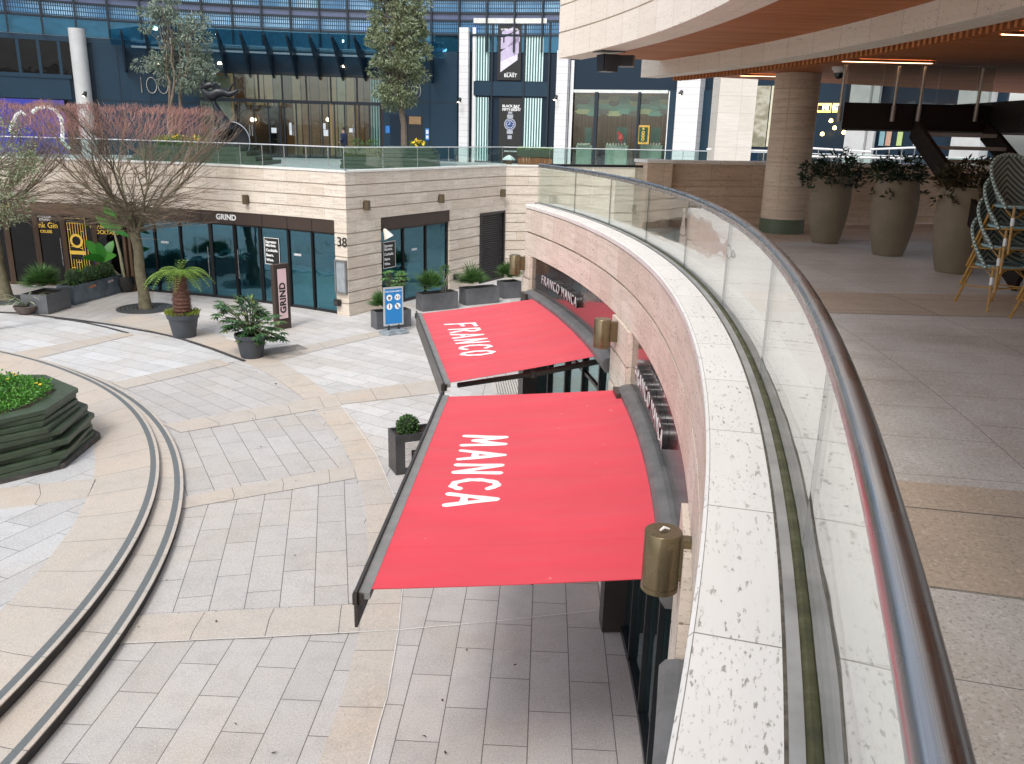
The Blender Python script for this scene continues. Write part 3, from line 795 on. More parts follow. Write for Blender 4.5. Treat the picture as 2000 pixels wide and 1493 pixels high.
            for f_, u_, m2 in zip(tb.f, tb.uv, tb.sm): mb.f.append([o_ + k for k in f_]); mb.uv.append(u_); mb.sm.append(m2)
        x += adv.get(ch, .70)
    mb.build('lettering', M['white'], r)
    return r
awning([(822, 613), (876, 748), (1046, 584), (1194, 690)], 'FRANCO', (872, 631), (907, 697), .44, 'red canvas awning lettered FRANCO, farther of the two on the curved wall', .035)
awning([(873, 775), (720, 1151), (1229, 761), (1309, 1128)], 'MANCA', (912, 846), (868, 991), .40, 'red canvas awning lettered MANCA, nearer of the two on the curved wall', .034)

# pale caulk lines in the plaza
mb = MB()
def caulk(pts, z=.017, w=.009):
    for (x0, y0), (x1, y1) in zip(pts[:-1], pts[1:]):
        a, b = at(x0, y0, z), at(x1, y1, z); d = (b - a).normalized(); s_ = Vector((-d.y, d.x, 0)) * w / 2; mb.add([a - s_, b - s_, b + s_, a + s_], [(0, 1, 2, 3)])
caulk([(232, 1257), (500, 1245), (780, 1230), (980, 1212), (1165, 1192)]); caulk([(660, 784), (702, 840), (735, 889), (754, 931), (772, 976), (780, 1010)]); caulk([(786, 1150), (778, 1232), (770, 1280), (756, 1360), (740, 1416), (720, 1493)])
struct(mb.build('joint_line', plain('pale_caulk', (.72, .72, .71), .8)))

# ================================================================ cafe building: curved front, straight return, deck above
K0 = (-5.2, 26.1); K1 = (-0.44, 34.4); K2 = (9.0, 37.4)
TK = degrees(atan2(K0[1] - CG[1], K0[0] - CG[0]))          # corner angle on the facade circle
RG = hypot(K0[0] - CG[0], K0[1] - CG[1])
gw = thing('cafe_building', 'long low travertine building with dark glass cafe fronts across the plaza', 'building', (*K0, 0))
ZL = 2.98
front = lambda th: pol(CG, RG, th)
fa = lambda x, z=1.3: solve(front, x, TK, TK + 50, z)
M['trav_far'] = travertine('travertine_far', (.66, .575, .48), (.76, .69, .605), w=.95, h=.365, off=.41, pores=1.0, streak=.95, dirt=.2, vo=.04)
upper = arc(CG, RG, TK + 42, TK, 60)
kd = Vector((K1[0] - K0[0], K1[1] - K0[1])).normalized()
side = straight(K0, K1, 1)
# miter the corner so both faces meet
def miter(path):
    out = []
    for i, p in enumerate(path):
        if i in (0, len(path) - 1): out.append(p if len(p) == 4 else None); continue
        a = Vector((p[0] - path[i - 1][0], p[1] - path[i - 1][1])).normalized(); b = Vector((path[i + 1][0] - p[0], path[i + 1][1] - p[1])).normalized()
        na, nb = Vector((a.y, -a.x)), Vector((b.y, -b.x)); nn = (na + nb).normalized(); k = 1 / max(.3, nn.dot(na)); out.append((p[0], p[1], nn.x * k, nn.y * k))
    return out
full = miter(upper[:-1] + [(K0[0], K0[1], 0, 0), (K1[0], K1[1], 0, 0), (K2[0], K2[1], *straight(K1, K2)[0][2:])])
mb = MB(); mb.sweep(full, courses(4.42, ZL, .365, groove=.034, depth=.04, back=-.5, first=.365)); mb.build('stone_facing', M['trav_far'], gw, fixn=True)
mb = MB(); mb.sweep(full, [(-.5, 4.424), (.02, 4.424), (.03, 4.44), (.03, 4.49), (-.5, 4.49)]); mb.build('coping', M['coping'], gw, fixn=True)
lowc = courses(ZL - .002, 0, .365, groove=.034, depth=.04, back=-.4, first=.383)
t_ = lambda d: (K0[0] + kd.x * d, K0[1] + kd.y * d)
sidepath = lambda a, b: straight(t_(a), t_(b), 1)
cpier = miter([arc(CG, RG, fa(656), TK, 2)[0], (K0[0], K0[1], 0, 0), sidepath(0, 1.66)[1]])
MB().sweep(cpier, lowc).build('stone_pier', M['trav_far'], gw, fixn=True)
MB().sweep(sidepath(5.62, 7.66), lowc).build('stone_pier', M['trav_far'], gw, fixn=True)
mb = MB(); mb.sweep(miter([sidepath(9.50, 9.6)[0], (K1[0], K1[1], 0, 0), (K2[0], K2[1], *straight(K1, K2)[0][2:])]), lowc)
mb.build('stone_pier', M['trav_far'], gw, fixn=True)
mb = MB().sweep(sidepath(7.66, 9.50), courses(ZL - .002, 2.72, .365, groove=.034, depth=.04, back=-.4, first=.383)).build('door_lintel', M['trav_far'], gw, fixn=True)
# glazing
M['wglass'] = glass('cafe_glass', (.42, .72, .76), .85, (.004, .022, .032), wave=.022, boost=.13, refl=(.42, .78, .98))
M['wglass2'] = glass('bar_glass', (.25, .25, .25), .5, (.004, .004, .005), wave=.010, boost=.0, refl=(.6, .6, .62))
M['brown'] = plain('brown_bronze_frame', (.12, .072, .045), .42, .0, var=.08)
def glazing(pathf, cuts, mat, fmat, head, band, off, sink=.12, doors=(), nm='window'):
    """pathf(a,b)->path; cuts: parameters; one frame mesh per opening, one pane each"""
    for i in range(len(cuts) - 1):
        a, b = cuts[i], cuts[i + 1]
        pth = pathf(a, b); fr = MB()
        fr.sweep(pth, [(-sink - .05, 0.004), (-sink + .03, .004), (-sink + .03, .09), (-sink - .05, .09)])
        fr.sweep(pth, [(-sink - .05, head - .06), (-sink + .03, head - .06), (-sink + .03, head), (-sink - .05, head)])
        for p in (pth[0], pth[-1]):
            an = atan2(p[3], p[2]); fr.box((p[0] - p[2] * (sink + .01), p[1] - p[3] * (sink + .01), head / 2), (.10, .20 if fmat is M['brown'] else (.085 if i not in doors else .12), head - .004), an)
        f = fr.build(nm if i not in doors else 'door', fmat, gw, fixn=True)
        g = MB(); g.sweep(pth, [(-sink - .012, .09), (-sink, .09), (-sink, head - .06), (-sink - .012, head - .06)], u0=i * 3.3); g.build('pane', mat, f, fixn=True)
        if i in doors:
            p = pth[0] if doors[i] else pth[-1]; an = atan2(p[3], p[2]); q = Vector((p[0], p[1], 0)) + Vector((p[2], p[3], 0)) * (-sink + .07)
            tn = Vector((-p[3], p[2], 0)) * (-.12 if doors[i] == 1 else .12)
            h = MB(); h.cyl(q - tn + Vector((0, 0, .75)), q - tn + Vector((0, 0, 1.75)), .016, n=8)
            for z in (.9, 1.6): h.cyl(q - tn + Vector((0, 0, z)), q - tn - Vector((p[2], p[3], 0)) * .07 + Vector((0, 0, z)), .01, n=6)
            h.build('handle', M['steel'], f)
arcf = lambda a, b: arc(CG, RG, a, b, 4)
cutG = [fa(x) for x in (262, 302, 352, 411, 458, 507, 562, 608, 656)]
glazing(arcf, cutG, M['wglass'], M['frame_black'], 2.57, 0, 0, doors={3: 2, 4: 1})
cutB = [fa(x) for x in (-95, -40, 15, 72, 125, 185, 247)]
glazing(arcf, cutB, M['wglass2'], M['brown'], 2.57, 0, 0, doors={4: 2})
cutS = [1.72, 2.95, 4.25, 5.58]
glazing(sidepath, cutS, M['wglass'], M['frame_black'], 2.57, 0, 0)
mb = MB()
for a, b in ((fa(656), fa(300)), (fa(300), fa(250))): mb.sweep(arc(CG, RG - 0, b, a, 14), [(-.14, 2.575), (-.02, 2.575), (-.02, 2.975), (-.14, 2.975)])
mb.sweep(sidepath(1.66, 5.62), [(-.14, 2.575), (-.02, 2.575), (-.02, 2.975), (-.14, 2.975)])
mb.build('fascia_panel', M['brmetal'], gw, fixn=True)
mb = MB(); mb.sweep(arc(CG, RG, fa(-95), fa(250), 20), [(-.14, 2.575), (-.01, 2.575), (-.01, 2.70), (-.03, 2.71), (-.03, 2.97), (-.14, 2.97)]); mb.build('fascia_panel', M['brown'], gw, fixn=True)
mb = MB()
for x in (246, 256): 
    p = pol(CG, RG - .02, fa(x + 2)); mb.box((p.x, p.y, 1.49), (.14, .10, 2.97), radians(fa(x + 2)))
mb.build('bronze_pillar', M['brown'], gw)
# seams in the fascia
mb = MB()
for x in (314, 392, 456, 511, 560, 608):
    a = fa(x, 2.7); p = pol(CG, RG + .016, a); mb.box((p.x, p.y, 2.775), (.012, .02, .38), radians(a))
mb.build('fascia_joint', M['frame_black'], gw)
# louvred service door
mb = MB()
for k in range(30):
    a, b = t_(7.70), t_(9.46); z = .14 + k * .085; nn = Vector((kd.y, -kd.x, 0))
    mb.bar(Vector((*a, z)) - nn * .06, Vector((*b, z)) - nn * .06, .016, .075, up=nn * .6 + Vector((0, 0, 1)))
ld = mb.build('louvred_door', plain('louvre_grey', (.045, .045, .05), .45), gw)
mb = MB(); a, b = t_(7.66), t_(9.50)
for q in (t_(7.70), t_(9.46)): mb.box((*q, 1.4), (.09, .09, 2.62), atan2(kd.y, kd.x))
mb.bar((*a, 2.68), (*b, 2.68), .08, .07); mb.bar((*a, .05), (*b, .05), .08, .1); mb.build('door_frame', M['frame_black'], ld)
mb = MB(); nn = Vector((kd.y, -kd.x, 0)); a2, b2 = Vector((*a, 0)) - nn * .16, Vector((*b, 0)) - nn * .16; mb.quad(a2, b2, b2 + Vector((0, 0, 2.7)), a2 + Vector((0, 0, 2.7))); mb.build('louvre_backing', M['frame_black'], ld)
# interior: floor, back wall, ceiling, bar counter and shelves
inn_p = miter([(*pol(CG, RG + 4.5, TK + 40).xy, *arc(CG, 1, TK + 40, TK + 40, 1)[0][2:])] + [(*pol(CG, RG + 4.5, TK + 40 - 4 * k).xy, 0, 0) for k in range(1, 9)] + [(K0[0] - 2.5, K0[1] + 4.5, 0, 0), (K1[0] - 4.5, K1[1] + 1, 0, 0), (K1[0] - .6, K1[1] + 2, 1, 0)])
mb = MB(); mb.sweep(inn_p, [(0, 0.01), (0, 2.97), (-.1, 2.97), (-.1, 0.01)]); mb.build('interior_wall', plain('interior_teal', (.10, .15, .15), .6, var=.5, scale=.8), gw, fixn=True)
mb = MB(); mb.prism([tuple(pol(CG, RG + .3, TK + 40 - 4 * k).xy) for k in range(0, 10)] + [t_(.6), (t_(.6)[0] - .3, t_(.6)[1]), (K1[0] - .7, K1[1] + .2), (K1[0] - 4.6, K1[1] + 1.2), (K0[0] - 2.8, K0[1] + 4.8)] + [tuple(pol(CG, RG + 4.7, TK + 8 + 4 * k).xy) for k in range(0, 9)], 2.99, 3.1); mb.build('interior_ceiling', M['dkwall'], gw, fixn=True)
M['cream'] = plain('cream_counter', (.62, .60, .52), .5)
mb = MB()
for (d, w_, l_) in ((3.2, 1.5, .5), (4.7, 1.1, .5)):
    c_ = Vector((*t_(d), 0)) + Vector((-kd.y, kd.x, 0)) * 1.1; mb.box(c_ + Vector((0, 0, .55)), (w_, l_, 1.08), atan2(kd.y, kd.x))
a_ = fa(600); c_ = pol(CG, RG + 1.3, a_); mb.box((c_.x, c_.y, .55), (.5, 3.4, 1.08), radians(a_))
mb.build('counter', M['cream'], gw)
# lettering and signs on the building
def onfront(th0, z0, out=.03):
    return lambda v: pol(CG, RG - out - v.z, th0 - degrees(v.x / RG), z0 + v.y)
text('sign_lettering', 'GRIND', .26, M['white'], onfront(fa(441, 2.78), 2.78, -.015), gw, ext=.012, offset=.006, space=1.02)
M['gold'] = plain('gold_lettering', (.80, .52, .07), .35, .2, var=.05)
text('sign_lettering', 'LOUNGE', .22, M['gold'], onfront(fa(-2, 2.82), 2.82, .03), gw, ext=.01, offset=.01)
def onglass(th0, z0): return onfront(th0, z0, -.104)
def winsign(px, z, rows, par=None):
    for body, sz, dz, mat in rows: text('window_lettering', body, sz, mat, onglass(fa(px, z), z + dz), gw, ext=.002, offset=.003)
winsign(84, 2.30, [('RANGOON', .10, .16, M['white']), ('STEAMER', .10, .06, M['white']), ('Pink Gin', .27, -.14, M['gold']), ('CRUISE', .14, -.36, M['gold'])])
winsign(200, 2.30, [('RANGOON', .10, .16, M['white']), ('STEAMER', .10, .06, M['white']), ('CHAMPAGNE', .19, -.12, M['gold']), ('COCKTAILS', .19, -.30, M['gold'])])
winsign(318, 1.78, [('GRIND', .10, 0, M['white'])]); winsign(577, 1.75, [('GRIND', .10, 0, M['white'])])
text('house_number', '38', .42, M['letdark'], onfront(fa(663, 2.35) - .25, 2.32, .02), gw, ext=.01)
def onside(d0, z0, out=.1): 
    nn = Vector((kd.y, -kd.x, 0))
    return lambda v: Vector((*t_(d0 + v.x), z0 + v.y)) + nn * (out + v.z)
M['black'] = plain('black_vinyl', (.012, .012, .012), .5)
def menu_board(fnc, w_, h_, lines):
    b = MB(); fm = MB()
    P = lambda x, y, z: fnc(Vector((x, y, z)))
    b.add([P(-w_ / 2, -h_ / 2, 0), P(w_ / 2, -h_ / 2, 0), P(w_ / 2, h_ / 2, 0), P(-w_ / 2, h_ / 2, 0)], [(0, 1, 2, 3)])
    t = .018
    for x0, x1, y0, y1 in ((-w_ / 2, w_ / 2, h_ / 2 - t, h_ / 2), (-w_ / 2, w_ / 2, -h_ / 2, -h_ / 2 + t), (-w_ / 2, -w_ / 2 + t, -h_ / 2, h_ / 2), (w_ / 2 - t, w_ / 2, -h_ / 2, h_ / 2)):
        fm.add([P(x0, y0, .004), P(x1, y0, .004), P(x1, y1, .004), P(x0, y1, .004)], [(0, 1, 2, 3)])
    o_ = b.build('menu_decal', M['black'], gw); fm.build('decal_border', M['white'], o_)
    y = h_ / 2 - .14
    for ln in lines:
        yy = y
        text('decal_text', ln, .125, M['white'], lambda v, yy=yy: fnc(Vector((v.x - w_ / 2 + .06, v.y + yy, .008 + v.z))), o_, ext=.001, align='LEFT', offset=.004)
        y -= .115 if ln == 'Espresso' else .16
LN = ['Espresso', 'Martinis.', 'Cocktails.', 'Beers.', 'Wine.']
menu_board(lambda v: onfront(fa(527, 1.9), 1.78, -.10)(v), .62, .88, LN)
menu_board(lambda v: onside(solve(lambda d: Vector(t_(d)), 765, 0, 9, 1.7), 1.72, -.10)(v), .66, .88, LN)
text('window_lettering', 'GRIND', .10, M['white'], onside(3.6, 1.75, -.112), gw, ext=.002, offset=.003)
# gold lattice on the bar door
mb = MB(); d0 = cutB[4]; thc = fa(147, 1.5)
def gq(x, z, w_, h_):
    P = onfront(thc, 0, -.10); mb.add([P(Vector((x - w_ / 2, z - h_ / 2, 0))), P(Vector((x + w_ / 2, z - h_ / 2, 0))), P(Vector((x + w_ / 2, z + h_ / 2, 0))), P(Vector((x - w_ / 2, z + h_ / 2, 0)))], [(0, 1, 2, 3)])
for x, z0, z1 in ((-.40, 1.55, 2.45), (-.29, .25, 2.30), (-.19, .2, 2.30), (-.09, .2, 2.3), (.01, .2, 2.3), (.11, .2, 2.3), (.21, .2, 2.3), (.30, .2, 2.3), (.40, .2, 2.45)):
    if abs(x) < .2: gq(x, (z0 + 1.0) / 2, .02, 1.0 - z0); gq(x, 2.08, .02, z1 - 1.86)
    else: gq(x, (z0 + z1) / 2, .02, z1 - z0)
for x, z, w_ in ((0, 2.45, .82), (0, 2.28, .6), (-.24, 2.05, .1), (.26, 2.0, .1), (-.14, 1.45, .2), (.16, 1.4, .1), (-.2, .7, .16), (.1, .55, .2), (0, .9, .2), (0, .2, .8)): gq(x, z, w_, .02)
gq(0, 1.24, .62, .13)
P = onfront(thc, 0, -.095)
ring = [(cos(2 * pi * k / 28), sin(2 * pi * k / 28)) for k in range(28)]
vs = [P(Vector((c * r_, 1.66 + s * r_, 0))) for r_ in (.16, .25) for c, s in ring]
mb.add(vs, [(k, (k + 1) % 28, 28 + (k + 1) % 28, 28 + k) for k in range(28)])
mb.build('gold_lattice', M['gold'], gw)
# canteen display case on the corner pier, small boxes, uplight
a_ = fa(661, 1.1) - .35; p = pol(CG, RG - .05, a_)
dc = thing('menu_case', 'grey framed wall display case beside the corner pier numbered 38', 'display case', (p.x, p.y, 1.25), radians(a_) + pi)
mb = MB()
for y, z, w_, h_ in ((0, .5, .46, .05), (0, -.5, .46, .05), (.21, 0, .05, 1.0), (-.21, 0, .05, 1.0)): mb.box((0, y, z), (.09, w_, h_))
mb.build('case_frame', plain('grey_case', (.20, .20, .20), .4, .3), dc, world=False)
MB().box((-.01, 0, 0), (.05, .38, .96)).build('case_pane', plain('case_glass', (.28, .31, .33), .12, spec=.8), dc, world=False)
def small(name, lab, cat, p, sz, rz, mat, part2=None, grp=None):
    r = thing(name, lab, cat, p, rz, grp); MB().box((0, 0, 0), sz).build('housing', mat, r, world=False)
    if part2: MB().box(part2[0], part2[1]).build('face_plate', part2[2], r, world=False)
    return r
p = pol(CG, RG - .09, fa(663, .35)); small('socket_box', 'small black outdoor box low on the corner pier below the display case', 'outdoor box', (p.x, p.y, .42), (.12, .2, .2), radians(TK), M['frame_black'], ((-.065, 0, 0), (.012, .15, .15), M['dkmetal']))
p = Vector((*t_(5.95), 0)) + nn * .07; small('socket_box', 'small black outdoor box low on the side wall near the louvred door', 'outdoor box', (p.x, p.y, .5), (.12, .2, .2), atan2(-kd.x, kd.y), M['frame_black'], ((.065, 0, 0), (.012, .15, .15), M['dkmetal']))
# conical wall lamp
p = Vector((*t_(1.75), 2.45)) + nn * .18
r = thing('cone_wall_lamp', 'cream cone shaped wall lamp at the top corner of the side window', 'wall lamp', p)
MB().lathe([(.03, .2), (.06, .16), (.17, -.12), (.165, -.12), (.05, .15)], p, 24, M=Matrix.Rotation(radians(-28), 3, 'Y')).build('shade', plain('cream_shade', (.72, .69, .60), .5), r)
MB().tube([p + Vector((-.09, 0, .18)), p + Vector((-.13, .02, .30)), p + Vector((-.16, .08, .30)) - nn * .15], .012, 6).build('arm', M['frame_black'], r)
# square wall lights on the stone
def wl(px, py, pathfn, lab):
    r = thing('wall_light', lab, 'wall light', pathfn[0], pathfn[1], 'square bronze wall lights on the cafe building')
    MB().box((0, 0, 0), (.16, .13, .30)).build('lamp_body', plain('bronze_light', (.13, .10, .06), .4, .3), r, world=False)
    MB().box((-.085, 0, 0), (.02, .16, .20)).build('back_plate', M['dkmetal'], r, world=False)
for px, lab in ((215, 'square bronze light behind the bare tree branches'), (483, 'square bronze light above the cafe sign lettering')):
    a_ = fa(px, 3.5); p = pol(CG, RG - .10, a_, 3.42); wl(0, 0, (p, radians(a_) + pi), lab)
for px, lab in ((712, 'square bronze light just right of the building corner'), (858, 'square bronze light above the right end of the side window'), (979, 'square bronze light near the inner corner above the louvred door')):
    d_ = solve(lambda d: Vector(t_(d)), px, 0, 9.6, 3.5); p = Vector((*t_(d_), 3.42)) + nn * .10; wl(0, 0, (p, atan2(nn.y, nn.x)), lab)

# ================================================================ upper deck and its balustrade
M['deck'] = paving('upper_deck_granite', (.44, .45, .46), (.52, .53, .54), w=1.2, h=.5, speck=.3)
dk = [tuple(pol(CG, RG + .45, TK + 42 - 2 * k).xy) for k in range(22)] + [(K0[0] - .1, K0[1] + .5), (K1[0] - .4, K1[1] + .45), (K2[0], K2[1] + .5), (60, 40), (60, 62), (-60, 62), (-60, 30)]
sheet('upper_deck', dk, 4.05, M['deck'])
fb = thing('glass_balustrade', 'long glass balustrade with thin steel handrail along the upper deck edge', 'balustrade', (K0[0], K0[1] + .2, 4.49))
inset = lambda q: (q[0] - q[2] * .26, q[1] - q[3] * .26)
ptsB = [pol(CG, RG + .25, TK + 42 - 42 * k / 22).xy for k in range(22)] + [Vector(inset(full[-3])), ] 
seg = Vector(inset(full[-2])) - ptsB[-1]; nb_ = 5
ptsB += [ptsB[-1] + seg * (k + 1) / nb_ for k in range(nb_)]
seg = Vector(inset(full[-1])) - ptsB[-1]; base_ = ptsB[-1].copy(); ptsB += [base_ + seg * (k + 1) / 5 for k in range(5)]
ptsB += [ptsB[-1] + Vector((2.4 * (k + 1), -.1 * (k + 1))) for k in range(8)]
for i in range(len(ptsB) - 1):
    a, b = ptsB[i], ptsB[i + 1]; d = (b - a).normalized() * .012
    if proj((*b, 4.8))[0] < -60: continue
    MB().bar((*(a + d), 4.82), (*(b - d), 4.82), .014, .66).build('glass_panel', M['rglass'], fb)
for p in ptsB: MB().box((p.x, p.y, 4.82), (.016, .03, .66)).build('post', M['steel'], fb)
MB().tube([(p.x, p.y, 5.165) for p in ptsB], .018, 8).build('handrail', plain('pale_steel', (.75, .77, .78), .35, .6), fb)

# ================================================================ far tower across the upper deck
CF, RF = (-7.0, 12.0), 38.0
def hitF(x, y, R=RF):
    d = ray(x, y); o = Vector((-CF[0], -CF[1]))
    a = d.x ** 2 + d.y ** 2; b = 2 * (o.x * d.x + o.y * d.y); c = o.x ** 2 + o.y ** 2 - R * R
    t = (-b + sqrt(b * b - 4 * a * c)) / (2 * a); p = d * t; return Vector((p.x, p.y, CAM_H + p.z))
def thF(p): return degrees(atan2(p.y - CF[1], p.x - CF[0]))
tower = thing('glass_tower', 'dark blue glass office tower with entrance canopy and shopfronts behind the upper deck', 'tower', (CF[0], CF[1] + RF, 4.05))
def FP(x0, y0, x1, y1, R, th, mat, nm, parent=None, z=None, mb=None, build=True, n=None):
    """panel on the tower front between photo columns x0..x1 and rows y0..y1 (measured on the facade)"""
    xm = (x0 + x1) / 2; z1, z0 = (hitF(xm, y0, R).z, hitF(xm, y1, R).z) if z is None else (z[1], z[0])
    zz = (z0 + z1) / 2
    ym = (y0 + y1) / 2
    a, b = thF(hitF(x0, ym, R)), thF(hitF(x1, ym, R))
    m_ = mb or MB(); m_.sweep(arc(CF, R, a, b, n or max(1, int(abs(a - b) / 2))), [(-th, z0), (0, z0), (0, z1), (-th, z1)])
    return m_.build(nm, mat, parent or tower, fixn=True) if build else m_
M['navy'] = plain('navy_panel', (.010, .034, .060), .38, 0, var=.10, scale=.6, spec=.35)
M['navy2'] = plain('dark_navy_panel', (.005, .018, .036), .38, 0, var=.1, scale=.6, spec=.3)
M['mull'] = plain('mullion_navy', (.006, .014, .024), .35)
M['lav'] = plain('lavender_spandrel', (.07, .095, .19), .2, spec=.7)
M['skyglass'] = glass('tower_glass', (.25, .45, .6), .15, (.010, .05, .085), wave=.03, boost=.14, refl=(.22, .52, .78))
mf = Mt('fritted_glass'); uv = mf.tc('UV')
b1 = mf.n('TexBrick', {'Vector': uv, 'Color1': (0, 0, 0, 1), 'Color2': (1, 1, 1, 1), 'Mortar': (0, 0, 0, 1), 'Scale': 1.0, 'Mortar Size': .028, 'Mortar Smooth': .2, 'Bias': 0.0, 'Brick Width': .105, 'Row Height': .21}, offset=0)
ln = mf.math('SUBTRACT', 1.0, b1.outputs['Fac'])
ct = mf.mix(mf.ramp(mf.noise(mf.map(uv, (.5, .4, 1)), 1.0, 3), [(.42, 0.0), (.62, 1.0)]), (.05, .20, .40), (.26, .50, .72))  # patchy light blue: sky reflection painted into the frit colour
mf.set(col=mf.mix(ln, (.010, .045, .085), ct), rough=.25, spec=.6); M['frit'] = mf.m
mf = Mt('pale_slatted_screen'); uv = mf.tc('UV')
b1 = mf.n('TexBrick', {'Vector': uv, 'Color1': (0, 0, 0, 1), 'Color2': (0, 0, 0, 1), 'Mortar': (1, 1, 1, 1), 'Scale': 1.0, 'Mortar Size': .034, 'Mortar Smooth': .3, 'Bias': 0.0, 'Brick Width': .15, 'Row Height': 50.0}, offset=0)
mf.set(col=mf.mix(b1.outputs['Fac'], (.05, .13, .14), (.66, .82, .78)), rough=.4, emit=mf.mix(b1.outputs['Fac'], (0, 0, 0), (.5, .7, .66)), es=.12); M['screen'] = mf.m
M['whitecol'] = travertine('white_column_stone', (.66, .66, .67), (.72, .72, .73), w=3, h=.34, off=0, joint=.006, pores=.15, streak=.25, dirt=.05)
Z = lambda y, x=560: hitF(x, y).z
TL, TR = 150, 52     # angular extent (deg)
def arcband(z0, z1, R, th, mat, nm, a=TL, b=TR): return MB().sweep(arc(CF, R, a, b, 60), [(-th, z0), (0, z0), (0, z1), (-th, z1)]).build(nm, mat, tower, fixn=True)
z_a, z_b, z_c, z_d = Z(58), Z(31), Z(17), Z(-9)
arcband(z_c + .05, z_d, RF, .2, M['frit'], 'frit_band'); arcband(z_a, z_b - .02, RF, .2, M['frit'], 'frit_band')
arcband(z_b, z_c, RF + .03, .2, M['lav'], 'spandrel_band')
arcband(Z(92), z_a - .03, RF + .03, .2, M['skyglass'], 'glass_band')
arcband(z_d + .05, z_d + 1.2, RF + .03, .2, M['lav'], 'spandrel_band'); arcband(z_d + 1.25, z_d + 4.5, RF, .2, M['frit'], 'frit_band')
for zz in (z_a - .02, z_b - .01, z_c + .02, z_d + .02, z_d + 1.22): arcband(zz - .05, zz + .05, RF - .06, .12, M['mull'], 'transom')
a = TL - .5
k = 0
while a > TR:
    p = pol(CF, RF - .09, a); MB().box((p.x, p.y, (Z(92) + z_d + 4.5) / 2), (.18, .09, z_d + 4.5 - Z(92)), radians(a)).build('mullion', M['mull'], tower); a -= 2.32; k += 1
arcband(4.051, Z(92) - .02, RF + 7, .3, M['dkwall'], 'inner_wall')
MB().sweep(arc(CF, RF + .3, TL, TR, 60, inward=False), [(0, Z(100)), (7, Z(100)), (7, Z(100) + .2), (0, Z(100) + .2)]).build('inner_ceiling', plain('lobby_ceiling', (.5, .45, .38), .7), tower, fixn=True)
# ----- dark cladding left and right of the entrance
zt = Z(100)
FP(-120, 60, 389, 100, RF + .02, .25, M['navy'], 'cladding_band', z=(Z(103), Z(92) - .021))
cl = FP(190, 60, 389, 320, RF + .02, .25, M['navy'], 'cladding', z=(4.052, Z(103) - .004))
for x in (241, 298, 352):
    p = hitF(x, 230, RF - .0); MB().box((p.x, p.y, (4.06 + Z(103)) / 2), (.02, .025, Z(103) - 4.1), radians(thF(p))).build('panel_joint', M['mull'], cl)
FP(190, 198, 389, 200, RF + .01, .02, M['mull'], 'panel_joint', cl)
cr = FP(746, 60, 893, 320, RF + .02, .25, M['navy'], 'cladding', z=(4.052, Z(92)))
for x in (839,):
    p = hitF(x, 230, RF - .0); MB().box((p.x, p.y, (4.06 + zt) / 2), (.02, .025, zt - 4.1), radians(thF(p))).build('panel_joint', M['mull'], cr)
FP(750, 199, 890, 201, RF + .01, .02, M['mull'], 'panel_joint', cr)
FP(762, 224, 797, 312, RF, .04, M['navy2'], 'service_door', cr, z=(4.06, hitF(780, 225).z))
FP(797, 224, 826, 312, RF - .005, .04, M['black'], 'open_doorway', cr, z=(4.06, hitF(810, 227).z))
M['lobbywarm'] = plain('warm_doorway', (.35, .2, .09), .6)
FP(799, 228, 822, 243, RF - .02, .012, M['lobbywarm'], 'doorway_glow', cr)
M['sign_blue'] = plain('blue_sign', (.03, .22, .62), .4)
FP(753, 246, 761, 260, RF - .01, .02, M['sign_blue'], 'door_sign', cr); FP(831, 251, 838, 274, RF - .01, .02, M['sign_blue'], 'door_sign', cr)
FP(832, 254, 837, 262, RF - .025, .01, M['white'], 'notice', cr); FP(832, 265, 837, 271, RF - .025, .01, M['white'], 'notice', cr)
M['silver'] = plain('brushed_numeral', (.60, .55, .48), .3, .6)
def numeral(x, y, h, parts):
    p = hitF(x, y, RF - .05); a_ = thF(p); t = Vector((sin(radians(a_)), -cos(radians(a_)), 0))
    mb = MB()
    for kind, dx in parts:
        c = p + t * dx
        if kind == '1': mb.tube([c + Vector((0, 0, -h / 2)), c + Vector((0, 0, h / 2))], .022, 6)
        else: mb.tube([c + t * (h * .31 * cos(q)) + Vector((0, 0, h / 2 * sin(q))) for q in [2 * pi * k / 28 for k in range(29)]], .02, 6, caps=False)
    mb.build('numeral', M['silver'], tower)
numeral(298, 167, .80, [('1', -.56), ('0', -.05), ('0', .52)])
numeral(802, 177, .85, [('0', .3), ('0', -.35)])
# ----- left window bay, cladding and blue hoarding screen
FP(-120, 100, 148, 148, RF + .05, .2, M['wglass2'], 'window', z=(hitF(60, 148).z, Z(103) - .004), n=10)
fr_ = FP(-120, 143, 140, 151, RF - .02, .1, M['navy'], 'window_frame', z=(hitF(60, 151).z, hitF(60, 143).z))
for x in (38, 78, 118): FP(x - 3, 95, x + 3, 150, RF - .01, .08, M['navy'], 'window_bar', fr_, z=(hitF(60, 150).z, Z(103) - .006))
FP(-120, 151, 138, 190, RF + .02, .2, M['navy'], 'cladding', z=(hitF(60, 192).z, hitF(60, 151).z - .002), n=8)
FP(132, 60, 190, 320, RF + .1, .2, M['navy2'], 'cladding_recess', z=(4.052, Z(103) - .004))
mv = Mt('blue_screen'); g_ = mv.noise(mv.tc('Object'), .5, 3); mv.set(col=(.03, .04, .25), rough=.3, emit=mv.ramp(g_, [(.35, (.01, .02, .30)), (.55, (.10, .05, .42)), (.7, (.30, .10, .42))]), es=.16)
bs = FP(-120, 193, 131, 306, RF + .03, .15, mv.m, 'display_wall', z=(4.06, hitF(60, 194).z), n=10)
mb = MB(); mb.tube([hitF(x, y, RF - .08) for x, y in ((20, 258), (24, 240), (32, 224), (42, 219), (50, 226))], .09, 6)
